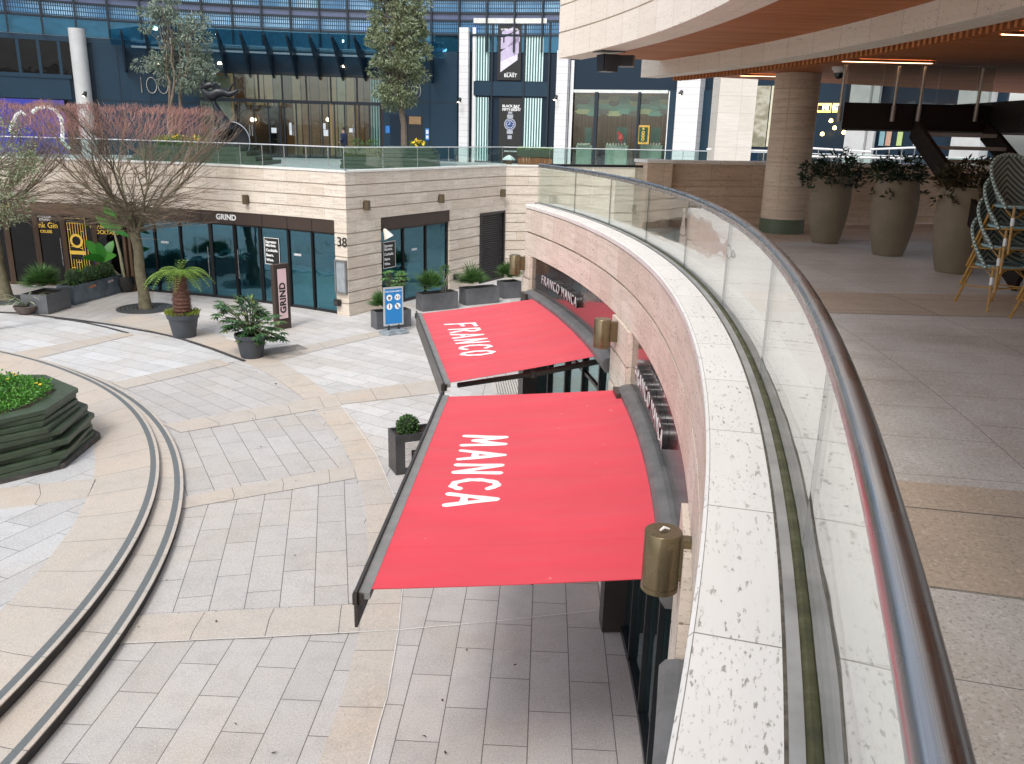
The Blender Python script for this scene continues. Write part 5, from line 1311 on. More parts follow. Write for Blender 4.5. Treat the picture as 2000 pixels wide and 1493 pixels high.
# ---- bare clipped trees
M['twig'] = leafmat('grey_brown_twigs', [(.10, .075, .055), (.17, .12, .085), (.24, .17, .13), (.12, .10, .07)], .7)
M['redtwig'] = leafmat('red_shoots', [(.24, .11, .09), (.32, .135, .11), (.40, .22, .18), (.22, .13, .10), (.30, .15, .16)], .6)
def bare_tree(lab, base, fork, top, R, seed):
    r_ = random.Random(seed); t = thing('bare_tree', lab, 'tree', base, 0, 'bare clipped trees standing in round grates'); base = Vector(base)
    tm, bm_, wm, sm_ = MB(), MB(), MB(), MB(); f = Vector(fork)
    pts = [base.lerp(f, i / 8) + Vector((.03 * sin(i * 1.3), .03 * cos(i), 0)) * (i / 8) for i in range(9)]
    tm.tube([base - Vector((0, 0, 0))] + pts[1:], [.22, .185, .17, .165, .16, .155, .15, .155, .18], 14)
    tm.build('trunk', M['bark_y'], t)
    def seg(a, d, L, r0, r1, curve):
        pts_ = [a]; dd = d.normalized(); n = 5
        for i in range(n):
            dd = (dd + curve / n + Vector((r_.uniform(-1, 1), r_.uniform(-1, 1), r_.uniform(-.6, .6))) * .13).normalized(); pts_.append(pts_[-1] + dd * L / n)
        return pts_, dd, [r0 + (r1 - r0) * i / n for i in range(n + 1)]
    H = top - f.z
    def clip(pts_): return [Vector((p.x, p.y, min(p.z, top + .07 * sin(p.x * 5 + p.y * 3) - r_.uniform(0, .22)))) for p in pts_]
    for _ in range(80):
        an = r_.uniform(0, 2 * pi); q = f + Vector((0, 0, r_.uniform(.0, .9))); d = Vector((cos(an), sin(an), r_.uniform(.0, .45))); p2, d2, rr = seg(q, d, R * r_.uniform(.55, .95), .016, .005, Vector((0, 0, r_.uniform(-.25, .35)))); bm_.tube(p2, rr, 4, caps=False)
        for m_ in range(13):
            q3 = p2[r_.randint(1, 5)]; a4 = an + r_.uniform(-1.1, 1.1); p4, _d, rr = seg(q3, Vector((cos(a4), sin(a4), r_.uniform(-.35, .5))), R * r_.uniform(.15, .32), .006, .003, Vector((0, 0, .1))); wm.tube(p4, rr, 3, caps=False)
    n1 = 9
    for i in range(n1):
        an = 2 * pi * i / n1 + r_.uniform(-.2, .2); tilt = r_.choice((.3, .5, .7, .9)) ; d = Vector((cos(an) * tilt, sin(an) * tilt, 1.0 if tilt < 1.1 else .55))
        p1, d1, rr = seg(f + Vector((0, 0, r_.uniform(-.25, .15))), d, H * r_.uniform(.5, .62), .050, .026, Vector((cos(an), sin(an), .2)) * .25); bm_.tube(clip(p1), rr, 6)
        for j in range(4):
            q = p1[r_.randint(2, 5)]; a2 = an + r_.uniform(-1.0, 1.0); d = Vector((cos(a2) * .8, sin(a2) * .8, r_.uniform(.15, 1.2)))
            p2, d2, rr = seg(q, d1 * .6 + d, H * r_.uniform(.32, .5), .026, .012, Vector((cos(a2) * .2, sin(a2) * .2, .35))); bm_.tube(clip(p2), rr, 5)
            for k in range(6):
                q2 = p2[r_.randint(1, 5)]; a3 = a2 + r_.uniform(-1.2, 1.2); d = Vector((cos(a3), sin(a3), r_.uniform(-.1, 1.3)))
                p3, d3, rr = seg(q2, d2 * .5 + d, H * r_.uniform(.2, .34), .011, .005, Vector((0, 0, .5))); wm.tube(clip(p3), rr, 3, caps=False)
                for m_ in range(4):
                    q3 = p3[r_.randint(1, 5)]; a4 = a3 + r_.uniform(-1.2, 1.2); d = Vector((cos(a4), sin(a4), r_.uniform(-.1, 1.0)))
                    p4, _, rr = seg(q3, d3 * .5 + d, H * r_.uniform(.12, .22), .006, .003, Vector((0, 0, .4))); wm.tube(clip(p4), rr, 3, caps=False)
    # dense clipped shoots along the flat top
    for _ in range(1300):
        an = r_.uniform(0, 2 * pi); rr_ = R * sqrt(r_.uniform(0, 1)) * .96; z = top - .02 - 1.05 * r_.random() ** 1.1
        q = Vector((f.x + rr_ * cos(an), f.y + rr_ * sin(an), z)); d = Vector((cos(an) * .5, sin(an) * .5, .7)) + Vector((r_.uniform(-1, 1), r_.uniform(-1, 1), r_.uniform(-.4, .5))) * .6
        p4, _, rr = seg(q, d, r_.uniform(.3, .6), .006, .003, Vector((0, 0, .2))); sm_.tube(clip(p4), rr, 3, caps=False)
    bm_.build('branches', M['bark_y'], t); wm.build('twigs', M['twig'], t); sm_.build('red_shoots', M['redtwig'], t); return t
tb = (-11.85, 26.56, 0)
zfork = 5.7 - (437 - 243) / 1643 * 27.4
bare_tree('bare clipped tree with reddish twigs standing in the round grate before the cafe', tb, (-11.95, 26.56, 2.45), 6.25, 2.75, 4)
tb2 = (-16.73, 27.3, 0)
bare_tree('bare clipped tree at the far left, half cut off by the frame', tb2, (-16.9, 27.3, 2.45), 6.3, 3.1, 9)
for p, lab in ((tb, 'round slotted metal grate around the middle bare tree'), (tb2, 'round slotted metal grate around the leftmost tree trunk')):
    g = thing('tree_grate', lab, 'tree grate', (p[0], p[1], .006), 0, 'round grates at the tree feet')
    mb = MB()
    for r0, r1 in ((.27, .33), (.38, .47), (.51, .60), (.64, .73), (.77, .88)): mb.lathe([(r0, .004), (r0, .02), (r1, .02), (r1, .004)], (p[0], p[1], .006), 40, smooth=False)
    for k in range(12): a = k * pi / 6; mb.bar((p[0] + .27 * cos(a), p[1] + .27 * sin(a), .018), (p[0] + .88 * cos(a), p[1] + .88 * sin(a), .018), .03, .018)
    mb.build('ring_grille', plain('cast_iron', (.09, .095, .10), .5, .4), g)
    MB().lathe([(0, .0), (.88, .0)], (p[0], p[1], .010), 32).build('pit', M['soil'], g)

# ---- boxes
def boxplanter(lab, a, b, depth, h, mat=None, wall=.03, side=1, grp='slate grey box planters outside the cafe', nm='box_planter'):
    a, b = Vector((a[0], a[1], 0)), Vector((b[0], b[1], 0)); u = (b - a).normalized(); v = Vector((-u.y, u.x, 0)) * side; c = (a + b) / 2 + v * depth / 2; L = (b - a).length
    r = thing(nm, lab, 'planter', (c.x, c.y, 0), 0, grp); rz = atan2(u.y, u.x); mat = mat or M['zinc']
    mb = MB(); O = [(-L / 2, -depth / 2), (L / 2, -depth / 2), (L / 2, depth / 2), (-L / 2, depth / 2)]
    I = [(-L / 2 + wall, -depth / 2 + wall), (L / 2 - wall, -depth / 2 + wall), (L / 2 - wall, depth / 2 - wall), (-L / 2 + wall, depth / 2 - wall)]
    R = Matrix.Rotation(rz, 3, 'Z'); T = lambda q, z: c + R @ Vector((q[0], q[1], z))
    vs = [T(q, .005) for q in O] + [T(q, h) for q in O] + [T(q, h) for q in I] + [T(q, h - .12) for q in I]
    fs = [(i, (i + 1) % 4, (i + 1) % 4 + 4, i + 4) for i in range(4)] + [(i + 4, (i + 1) % 4 + 4, (i + 1) % 4 + 8, i + 8) for i in range(4)] + [(i + 8, (i + 1) % 4 + 8, (i + 1) % 4 + 12, i + 12) for i in range(4)]
    mb.add(vs, fs); mb.build('box', mat, r)
    MB().add([T(q, h - .06) for q in I], [(0, 1, 2, 3)]).build('soil', M['soil'], r)
    return r, c, u, v, L
def fanpalm(r, c, rad, n=34, blade=.34, name='fan_palm', mat=None):
    mb = MB(); st = MB(); c = Vector(c)
    for i in range(n):
        d = rv().normalized(); d.z = abs(d.z) * 1.1 + .05; d.normalize(); q = c + Vector((d.x, d.y, d.z)) * rad * rnd.uniform(.35, .75)
        st.tube([c, c.lerp(q, .6) + Vector((0, 0, .03)), q], .006, 4)
        ax = d; s0 = ax.cross(Vector((0, 0, 1)));  s0 = s0.normalized() if s0.length > .01 else Vector((1, 0, 0)); n0 = s0.cross(ax)
        for k in range(15):
            an = radians(-100 + 200 * k / 14); dd = ax * cos(an) + s0 * sin(an) + n0 * .15 + Vector((0, 0, -.12)); leaf(mb, q, dd, blade * rad * 1.9 * (1 - .25 * abs(an) / 2) , .022 + .03 * rad, up=n0)
    st.build('stems', M['palm'], r); return mb.build(name, mat or M['palm'], r)
def boxball(r, c, rad, n=900, mat=None):
    c = Vector(c); MB().lathe([(rad * .86 * sin(pi * k / 10), -rad * .86 * cos(pi * k / 10)) for k in range(11)], c, 16).build('shrub_core', plain('shrub_core', (.008, .02, .006), .9), r)
    mb = MB()
    for _ in range(n):
        d = rv().normalized(); leaf(mb, c + d * rad * rnd.uniform(.84, 1.0), d * .5 + rv(), .045, .03)
    return mb.build('clipped_shrub', mat or M['box'], r)
# left group
A = Vector((-14.31, 25.31)); r, c, u, v, L = boxplanter('grey box planter with a bushy fan palm at the end of the long planter', A, (A.x + .12, A.y + 1.15), .85, .60)
fanpalm(r, (c.x - .1, c.y + .1, .75), .52, 46, .5)
r, c, u, v, L = boxplanter('long grey planter with three clipped round shrubs and a peeling sticker strip', (-14.24, 26.80), (-13.75, 29.3), .62, .62, plain('stained_zinc', (.11, .14, .165), .45, .2, var=.45, scale=2.5))
for k in range(3): boxball(r, (c.x + u.x * (-.75 + .75 * k), c.y + u.y * (-.75 + .75 * k), .80), .30)
mb = MB(); f0 = Vector((-14.24, 26.80, 0)); 
for s0, s1, z0, z1, mt in ((.75, 1.1, .42, .52, 'o'), (1.7, 2.0, .44, .54, 'w')):
    q = [f0 + u * s0 - v * .006, f0 + u * s1 - v * .006]; MB().add([q[0] + Vector((0, 0, z0)), q[1] + Vector((0, 0, z0 + .02)), q[1] + Vector((0, 0, z1)), q[0] + Vector((0, 0, z1 - .02))], [(0, 1, 2, 3)]).build('peeling_sticker', plain('sticker_' + mt, (.50, .20, .10) if mt == 'o' else (.5, .4, .38), .7), r)
# bowl with spiky plant
r = thing('bowl_planter', 'low weathered bowl with a pale spiky plant in front of the left box planter', 'planter', (-15.0, 25.35, 0)); bc = Vector((-15.0, 25.35, 0))
MB().lathe([(.20, .01), (.30, .12), (.36, .26), (.33, .27), (.28, .22), (0, .22)], bc, 24).build('bowl', plain('weathered_clay', (.13, .10, .09), .8, var=.4, scale=9, bump=.5), r)
mb = MB()
for k in range(26):
    an = rnd.uniform(0, 2 * pi); rr_ = rnd.uniform(.5, .95); H = rnd.uniform(.25, .75); d = Vector((cos(an), sin(an), 0)); s_ = Vector((-sin(an), cos(an), 0)) * .022
    pts = [bc + Vector((0, 0, .22)) + d * rr_ * t + Vector((0, 0, H * (1.9 * t - 1.5 * t * t))) for t in (0, .3, .6, .85, 1)]
    mb.add([p + s_ * w_ for p, w_ in zip(pts, (1, 1, .8, .5, .05))] + [p - s_ * w_ for p, w_ in zip(pts, (1, 1, .8, .5, .05))], [(i, i + 1, i + 6, i + 5) for i in range(4)])
mb.build('spiky_leaves', leafmat('pale_spiky', [(.10, .18, .08), (.30, .38, .24), (.5, .55, .4)]), r)
MB().lathe([(0, .235), (.3, .225)], bc, 16).build('soil', M['soil'], r)
# banana plant
r = thing('banana_plant', 'banana plant with broad upright green leaves in a black pot by the cafe windows', 'potted plant', (-13.75, 29.35, 0)); bc = Vector((-13.75, 29.35, 0))
MB().lathe([(.24, .01), (.36, .30), (.33, .55), (.30, .55), (.30, .50), (0, .50)], bc, 24).build('pot', plain('black_pot', (.02, .018, .018), .4), r)
mb = MB(); mb.tube([bc + Vector((0, 0, .5)), bc + Vector((-.05, 0, 1.3)), bc + Vector((-.18, 0, 2.15))], [.06, .05, .03], 8); mb.tube([bc + Vector((-.1, 0, .5)), bc + Vector((-.5, -.3, 1.1))], [.045, .03], 8); mb.build('stem', plain('banana_stem', (.36, .36, .22), .6, var=.3), r)
mb = MB()
def broadleaf(p, d, L, w, droop):
    d = d.normalized(); sd = d.cross(Vector((0, -1, .2))).normalized(); pts = []; n = 7
    q = p.copy(); dd = d.copy(); vs = []
    for i in range(n + 1):
        t = i / n; ww = w * (sin(pi * min(1, t * .93 + .07)) ** .6); vs += [q - sd * ww / 2 + Vector((0, -.04, .03)) * ww, q, q + sd * ww / 2 + Vector((0, -.04, .03)) * ww]
        dd = (dd + Vector((0, 0, -droop / n))).normalized(); q = q + dd * L / n
    mb.add(vs, [(3 * i, 3 * i + 1, 3 * i + 4, 3 * i + 3) for i in range(n)] + [(3 * i + 1, 3 * i + 2, 3 * i + 5, 3 * i + 4) for i in range(n)], None, True)
T_ = bc + Vector((-.18, 0, 2.1)); U_ = bc + Vector((-.5, -.3, 1.1))
for p, d, L, w, dr in ((T_, (-.05, -.1, 1), 1.15, .42, .2), (T_, (-.45, -.1, .75), .8, .38, .5), (T_, (.75, -.1, .65), 1.0, .20, .3), (T_, (.6, -.3, .1), .8, .18, .6), (U_, (-.5, -.2, 1), .9, .38, .3), (U_, (.05, -.3, .9), .8, .36, .6), (U_, (-.3, -.4, .4), .8, .32, .8), (U_, (.4, -.2, .5), .75, .3, .9), (U_ + Vector((0, 0, -.3)), (-.1, -.5, .3), .7, .3, .8), (U_, (.2, .3, .8), .8, .34, .5)): broadleaf(p, Vector(d), L, w, dr)
mb.build('banana_leaf_set', leafmat('banana_leaves', [(.03, .20, .03), (.06, .30, .04), (.10, .38, .05)], .35, .25), r)
# tree fern in tall pot
def tallpot(r, c, rt, rb, h, rim=.13):
    c = Vector(c); MB().lathe([(0, .005), (rb, .005), (rt * .93, h - rim), (rt, h - rim), (rt * 1.03, h), (rt * .95, h), (rt * .93, h - .07), (0, h - .07)], c, 36).build('pot', M['pot'], r)
    MB().lathe([(0, 0), (rt * .93, 0)], c + Vector((0, 0, h - .06)), 24).build('soil', M['soil'], r)
bc = Vector((-9.22, 22.95, 0)); r = thing('tree_fern', 'shaggy trunked tree fern with drooping fronds in a slate pot, behind the kerb line', 'potted plant', bc)
tallpot(r, bc, .43, .30, .68)
mb = MB(); prf = []
for k in range(22): z = .60 + k * .052; prf.append(((.19 + .05 * sin(pi * min(1, k / 16)) + (.02 if k % 2 else -.01)) * (1 - .15 * k / 22), z))
mb.lathe(prf, bc + Vector((0, 0, 0)), 18, smooth=False)
for _ in range(420):
    an = rnd.uniform(0, 2 * pi); z = rnd.uniform(.62, 1.72); rr_ = .22; leaf(mb, bc + Vector((rr_ * cos(an), rr_ * sin(an), z)), Vector((cos(an), sin(an), rnd.uniform(-1.5, .5))), .09, .012)
mb.build('shaggy_trunk', plain('fern_trunk', (.11, .05, .035), .9, var=.5, scale=14, bump=.8), r)
mb = MB()
for k in range(15):
    an = 2 * pi * k / 15 + rnd.uniform(-.2, .2); d = Vector((cos(an), sin(an), 0)); L = rnd.uniform(.8, 1.05); q = bc + Vector((0, 0, 1.72)); up0 = rnd.uniform(.45, .8)
    pts = [q + d * L * t + Vector((0, 0, up0 * 1.3 * t - (up0 + .45) * t * t)) for t in [i / 18 for i in range(19)]]
    mb.tube(pts, .007, 4, caps=False); s_ = Vector((-d.y, d.x, 0))
    for i in range(2, 19):
        w_ = .20 * sin(pi * min(1, i / 19 * .95 + .05)) ** .7
        for sg in (-1, 1): leaf(mb, pts[i], s_ * sg + d * .35 + Vector((0, 0, -.25)), w_, .05, up=Vector((0, 0, 1)))
for k in range(5):
    d = Vector((rnd.uniform(-.5, .1), rnd.uniform(-.2, .2), 1)); q = bc + Vector((0, 0, 1.7)); pts = [q + d * .42 * t + Vector((.15 * t * t, 0, 0)) for t in [i / 8 for i in range(9)]]
    for i in range(2, 9):
        for sg in (-1, 1): leaf(mb, pts[i], Vector((sg, .2, .5)), .1, .03)
mb.build('frond_set', leafmat('fern_fronds', [(.10, .20, .03), (.16, .28, .04), (.24, .36, .07), (.12, .22, .04)], .5, .3), r)
mb = MB()
for _ in range(130): an = rnd.uniform(0, 2 * pi); rr_ = rnd.uniform(.26, .40); leaf(mb, bc + Vector((rr_ * cos(an), rr_ * sin(an), .60)), Vector((cos(an) * .8, sin(an) * .8, 1.2)), .22, .05)
mb.build('underplanting', leafmat('underplanting', [(.10, .16, .02), (.20, .26, .03), (.30, .32, .06)]), r)
# fatsia
bc = Vector((-6.72, 20.95, 0)); r = thing('fatsia_plant', 'large leaved glossy shrub in a slate pot in front of the tall narrow cafe sign', 'potted plant', bc)
tallpot(r, bc, .40, .27, .62, .10)
mb = MB(); st = MB()
for k in range(125):
    d = rv().normalized(); top = Vector((-.22 if k % 3 else .30, 0, 1.08 if k % 3 else .70)); q = bc + top + Vector((d.x * .66, d.y * .55, d.z * .62)) * rnd.uniform(.55, 1.0)
    if q.z < .45: q.z = .5
    st.tube([bc + Vector((0, 0, .58)), bc.lerp(q, .5) + Vector((0, 0, .42)), q], .008, 4, caps=False)
    out = (q - (bc + Vector((0, 0, .7)))); out.z *= .3; out = out.normalized(); s0 = out.cross(Vector((0, 0, 1))).normalized()
    for j in range(8):
        an = radians(-115 + 230 * j / 7); dd = out * cos(an) + s0 * sin(an) + Vector((0, 0, -.38)); leaf(mb, q, dd, .23 * (1 - .2 * abs(an) / 2), .062, up=Vector((0, 0, 1)))
st.build('stems', plain('fatsia_stem', (.12, .14, .06), .6), r)
mb.build('leaf_crown', leafmat('fatsia_leaves', [(.012, .05, .018), (.025, .085, .03), (.05, .13, .05), (.12, .21, .10), (.03, .09, .035), (.22, .25, .07)], .3), r)
# planters in front of the side window
def cafebox(lab, a, b, depth, h, rad, extra=None):
    r, c, u, v, L = boxplanter(lab, a, b, depth, h); q = c - u * L * (.22 if extra else 0); fanpalm(r, (q.x, q.y, h + .12), rad, 32, .5)
    return r, c, u, v, L
r, c, u, v, L = cafebox('grey box planter with palm and leafy shrub directly behind the blue notice board', (-4.05, 24.35), (-3.10, 24.94), .45, .53, .40, True)
mb = MB(); st = MB(); q0 = c + u * .15 + Vector((0, 0, .5))
for k in range(40):
    d = rv().normalized(); q = q0 + Vector((0, 0, .98)) + Vector((d.x * .34, d.y * .3, d.z * .26)); st.tube([q0, q0.lerp(q, .6) + Vector((0, 0, .1)), q], .008, 4, caps=False)
    for j in range(7): an = 2 * pi * j / 7; leaf(mb, q, Vector((cos(an), sin(an), -.2)), .17, .05, up=Vector((0, 0, 1)))
st.build('stems', plain('shrub_stem', (.12, .10, .06), .7), r); mb.build('leaf_crown', leafmat('bright_shrub', [(.04, .14, .03), (.10, .24, .06), (.22, .36, .14)], .35), r)
r, c, u, v, L = cafebox('grey box planter with a fan palm and dry stalks below the side window', (-2.98, 27.1), (-1.88, 27.84), .5, .58, .50, True)
mb = MB(); q0 = c + u * .25 + Vector((0, 0, .55))
for k in range(7): q = q0 + Vector((rnd.uniform(-.25, .15), rnd.uniform(-.1, .1), rnd.uniform(.45, .8))); mb.tube([q0 + Vector((k * .03 - .1, 0, 0)), q], .010, 5)
mb.build('dry_stalks', plain('dry_stalk', (.45, .40, .33), .8), r)
mb = MB(); crown(mb, [(q0 + Vector((.05, 0, .75)), (.14, .14, .14))], 90, .11, .04); mb.build('sprig', M['palm'], r)
cafebox('grey box planter with a spreading fan palm in front of the louvred door', (-1.64, 28.3), (-.52, 29.0), .5, .58, .52, True)
cafebox('small grey box planter with a fan palm under the far cylinder lamp', (-.36, 29.68), (.25, 30.08), .5, .60, .46)
# planter with painted board, under the awning edge
a, b = Vector((-1.955, 13.415)), Vector((-.70, 14.0)); r, c, u, v, L = boxplanter('dark planter with clipped round shrub and white plank board, half hidden by the nearer awning', a, b, .44, .72, plain('dark_lead_planter', (.06, .058, .062), .4, .3, var=.25, scale=4), .035, grp=None)
q = c - u * .40; boxball(r, (q.x, q.y, .80), .19, 700)
mp = Mt('whitewashed_planks'); nz = mp.noise(mp.map(mp.tc('UV'), (3, 14, 1)), 3, 4, .6); mp.set(col=mp.ramp(nz, [(.35, (.42, .40, .39)), (.65, (.60, .58, .57))]), rough=.7)
mb = MB(); a3 = Vector((a.x, a.y, 0))
for k in range(4): 
    z0 = .13 + k * .115; p0 = a3 + u * .17 - v * .012; p1 = a3 + u * (L - .15) - v * .012; mb.bar(p0 + Vector((0, 0, z0 + .055)), p1 + Vector((0, 0, z0 + .055)), .022, .108)
pb_ = mb.build('plank_board', mp.m, r)
text('board_lettering', 'FRANCO', .19, M['black'], frame(a3 + u * .27 - v * .026 + Vector((0, 0, .355)), u, (0, 0, 1)), pb_, ext=.002, offset=.011, align='LEFT', space=1.6)
# octagonal stacked planter in the plaza
M['dkgreen'] = plain('dark_green_timber', (.05, .072, .045), .42, var=.16, scale=5, bump=.15)
def tiers(r, c, rx, ry, z0, n, h, rot0, shrink, seed, rim=True, sides=8, jit=.06):
    q_ = random.Random(seed); c = Vector(c); 
    for k in range(n):
        f = k / (n - 1); s_ = 1 - shrink * f; ro = rot0 + q_.uniform(-.09, .09); ox, oy = q_.uniform(-jit, jit), q_.uniform(-jit, jit) + (.1 * f if rim else 0)
        P = [(c.x + ox + rx * s_ * (1 + q_.uniform(-.03, .03)) * cos(ro + 2 * pi * i / sides), c.y + oy + ry * s_ * (1 + q_.uniform(-.03, .03)) * sin(ro + 2 * pi * i / sides)) for i in range(sides)]
        z = z0 + k * h
        if k == n - 1 and rim:
            mb = MB(); In = [(c.x + ox + (x - c.x - ox) * .80, c.y + oy + (y - c.y - oy) * .80) for x, y in P]; N = sides
            vs = [(*p, z) for p in P] + [(*p, z + h - .012) for p in P] + [(*p, z + h - .012) for p in In] + [(*p, z - .1) for p in In]
            mb.add(vs, [(i, (i + 1) % N, (i + 1) % N + N, i + N) for i in range(N)] + [(i + N, (i + 1) % N + N, (i + 1) % N + 2 * N, i + 2 * N) for i in range(N)] + [(i + 2 * N, (i + 1) % N + 2 * N, (i + 1) % N + 3 * N, i + 3 * N) for i in range(N)])
            mb.build('timber_tier', M['dkgreen'], r); return In, z + h
        MB().prism(P, z, z + h - .012).build('timber_tier', M['dkgreen'], r)
    return P, z0 + n * h
oc = Vector((-9.35, 13.62, .16)); r = thing('octagonal_planter', 'large octagonal planter of stacked dark green timbers with yellow flowers, at the left edge', 'planter', oc)
MB().prism([(oc.x + 2.02 * cos(radians(-18 + 45 * k)), oc.y + 1.98 * sin(radians(-18 + 45 * k))) for k in range(8)], .10, .235).build('plinth', plain('worn_dark_plinth', (.07, .065, .06), .8, var=.5, scale=6), r)
In, zt_ = tiers(r, oc, 1.98, 1.94, .235, 10, .088, radians(-18), .16, 3)
MB().add([(x, y, zt_ - .07) for x, y in In], [tuple(range(8))]).build('soil', M['soil'], r)
gm_ = MB(); fl = MB()
for _ in range(5200):
    an = rnd.uniform(0, 2 * pi); rr_ = 1.30 * sqrt(rnd.random()); hgt = .10 + .10 * (sin(rr_ * 6 + an * 3) * .5 + .5) + .05 * rnd.random()
    q = Vector((oc.x + rr_ * cos(an), oc.y + .1 + rr_ * sin(an), zt_ - .08 + hgt * rnd.uniform(.4, 1))); leaf(gm_, q, rv() + Vector((0, 0, .5)), .07, .038)
for _ in range(16):
    an = rnd.uniform(0, 2 * pi); rr_ = 1.2 * sqrt(rnd.random()); q = Vector((oc.x + rr_ * cos(an), oc.y + .1 + rr_ * sin(an), zt_ + .14))
    for j in range(5): leaf(fl, q, Vector((cos(j * 1.257), sin(j * 1.257), .35)), .036, .034, up=Vector((0, 0, 1)))
gm_.build('bedding_plants', leafmat('bedding_leaves', [(.03, .12, .015), (.07, .24, .03), (.14, .36, .05), (.05, .16, .03)], .45, .25), r)
fl.build('flowers', plain('yellow_petals', (.80, .50, .02), .5, var=.1), r)['kind'] = 'stuff'
# planters of the upper deck
p = atY(470, 322, 38.6); r = thing('tiered_planter', 'stepped green timber planter under the dark sculpture, left on the upper deck', 'planter', (p.x - 3, 39.6, 4.05))
for k, (x0, x1, z0, z1) in enumerate(((250, 514, 4.055, 4.22), (262, 500, 4.225, 4.42), (270, 482, 4.425, 4.62), (285, 470, 4.625, 4.80))):
    a, b = atY(x0, 320, 38.6 + .15 * k).x, atY(x1, 320, 38.6 + .15 * k).x; MB().box(((a + b) / 2, 40.1, (z0 + z1) / 2), (b - a, 3.0 - .3 * k, z1 - z0)).build('timber_tier', M['dkgreen'], r)
mb = MB(); cl_ = [(Vector((atY(315 + 11 * k, 270, 39.6).x, 39.6, 4.98)), (.35, .5, .22)) for k in range(8)]; crown(mb, cl_, 200, .10, .045, .3); mb.build('bedding_plants', leafmat('deck_bedding', [(.05, .12, .02), (.12, .22, .04), (.20, .28, .06)]), r)
mb = MB()
for k in range(60): q = Vector((atY(rnd.uniform(310, 392), 270, 39.4).x, 39.4 + rnd.uniform(-.2, .3), rnd.uniform(5.0, 5.22))); leaf(mb, q, rv(), .12, .10)
mb.build('flowers', plain('yellow_petals_far', (.75, .5, .03), .5), r)['kind'] = 'stuff'
p0, p1, p2 = atY(664, 320, 37.5), atY(745, 320, 37.5), atY(850, 320, 37.5)
r = thing('tiered_planter', 'green timber planter with low hedge at the foot of the tall olive tree', 'planter', ((p0.x + p2.x) / 2, 38.6, 4.05))
for k in range(3): MB().box(((p0.x + p2.x) / 2 + .02 * k, 38.7, 4.14 + k * .17), (p2.x - p0.x - .05 * k, 2.4 - .08 * k, .16)).build('timber_tier', M['dkgreen'], r)
for k in range(3): MB().box(((p1.x + p2.x) / 2 - .03 * k, 38.8, 4.65 + k * .15), (p2.x - p1.x - .12 * k, 2.2 - .08 * k, .14)).build('timber_tier', M['dkgreen'], r)
mb = MB()
for _ in range(1500): leaf(mb, Vector((rnd.uniform(p0.x + .08, p1.x - .08), rnd.uniform(37.65, 38.9), rnd.uniform(4.55, 4.95))), rv() + Vector((0, -.3, .4)), .085, .05)
mb.build('hedge', leafmat('deck_hedge', [(.06, .09, .02), (.14, .17, .04), (.22, .24, .07)]), r)
mb = MB(); cl_ = [(Vector((atY(x, 280, 38.6).x, 38.5, 5.12)), (.25, .3, .14)) for x in (700, 728, 812, 822)]; crown(mb, cl_, 120, .09, .05, .3); mb.build('bedding_plants', M['palm'], r)
mb = MB()
for k in range(36): leaf(mb, Vector((atY(rnd.uniform(803, 828), 280, 38.2).x, 38.2 + rnd.uniform(0, .3), rnd.uniform(5.1, 5.32))), rv(), .13, .11)
mb.build('flowers', plain('yellow_petals_deck', (.8, .55, .03), .5), r)['kind'] = 'stuff'
a, b = atY(1011, 320, 35.9).x, atY(1079, 320, 35.9).x; r = thing('timber_planter', 'orange brown slatted timber planter with green top near the shop posters', 'planter', ((a + b) / 2, 36.6, 4.05))
mb = MB(); n_ = 12
for k in range(n_): mb.box((a + (b - a) * (k + .5) / n_, 36.3, 4.42), ((b - a) / n_ - .012, .5, .70))
mb.build('timber_boards', plain('cedar_boards', (.34, .12, .045), .5, var=.3, scale=5), r)
MB().box(((a + b) / 2, 36.3, 4.92), (b - a + .06, .6, .28)).build('rim', M['dkgreen'], r)
mb = MB()
for _ in range(500): leaf(mb, Vector((rnd.uniform(a, b), rnd.uniform(36.05, 36.5), rnd.uniform(5.06, 5.14))), rv() + Vector((0, 0, .5)), .08, .04)
mb.build('bedding_plants', leafmat('deck_grass', [(.08, .22, .03), (.16, .34, .05)]), r)
p = atY(994, 310, 35.2); r = thing('lantern_bollard', 'short timber bollard with a white faceted cap beside the orange planter', 'bollard', (p.x, 35.2, 4.05))
MB().box((p.x, 35.2, 4.35), (.26, .26, .6)).build('post', plain('bollard_timber', (.22, .12, .07), .6), r); MB().lathe([(.26, 0), (.24, .05), (.12, .15), (0, .20)], (p.x, 35.2, 4.655), 6, smooth=False).build('cap', M['white'], r)
# sculpture
p = atY(452, 285, 40.2); r = thing('sculpture', 'dark bronze sculpture of a reclining form balanced over a tilted dish', 'sculpture', (p.x, 40.2, 4.81)); M['patina'] = plain('dark_bronze_patina', (.006, .008, .012), .38, 0, spec=.4)
MR = Matrix.Rotation(radians(82), 3, 'X') @ Matrix.Rotation(radians(0), 3, 'Y')
R_ = 34.5 / F_PX * 42; c = Vector((p.x, 40.2, atY(452, 277, 40.2).z))
mb = MB(); mb.lathe([(0, -.25), (R_ * .5, -.18), (R_ * .97, .0), (R_, .03), (R_ * .97, .03), (R_ * .5, -.12), (0, -.18)], c, 40, M=MR); mb.build('dish', M['patina'], r)
mb = MB(); mb.lathe([(R_ * .98, .02), (R_ * 1.02, .05), (R_ * .98, .07)], c, 40, M=MR); mb.build('dish_rim', plain('pale_rim', (.3, .32, .36), .3, .6), r)
Q = lambda x, y, Y=39.9: atY(x, y, Y)
mb = MB()
mb.tube([Q(443, 262, 39.0), Q(438, 246, 39.2), Q(427, 222, 39.5), Q(420, 205), Q(415, 192), Q(412, 186)], [.40, .34, .20, .12, .08, .10], 10); mb.build('neck', M['patina'], r)
mb = MB()
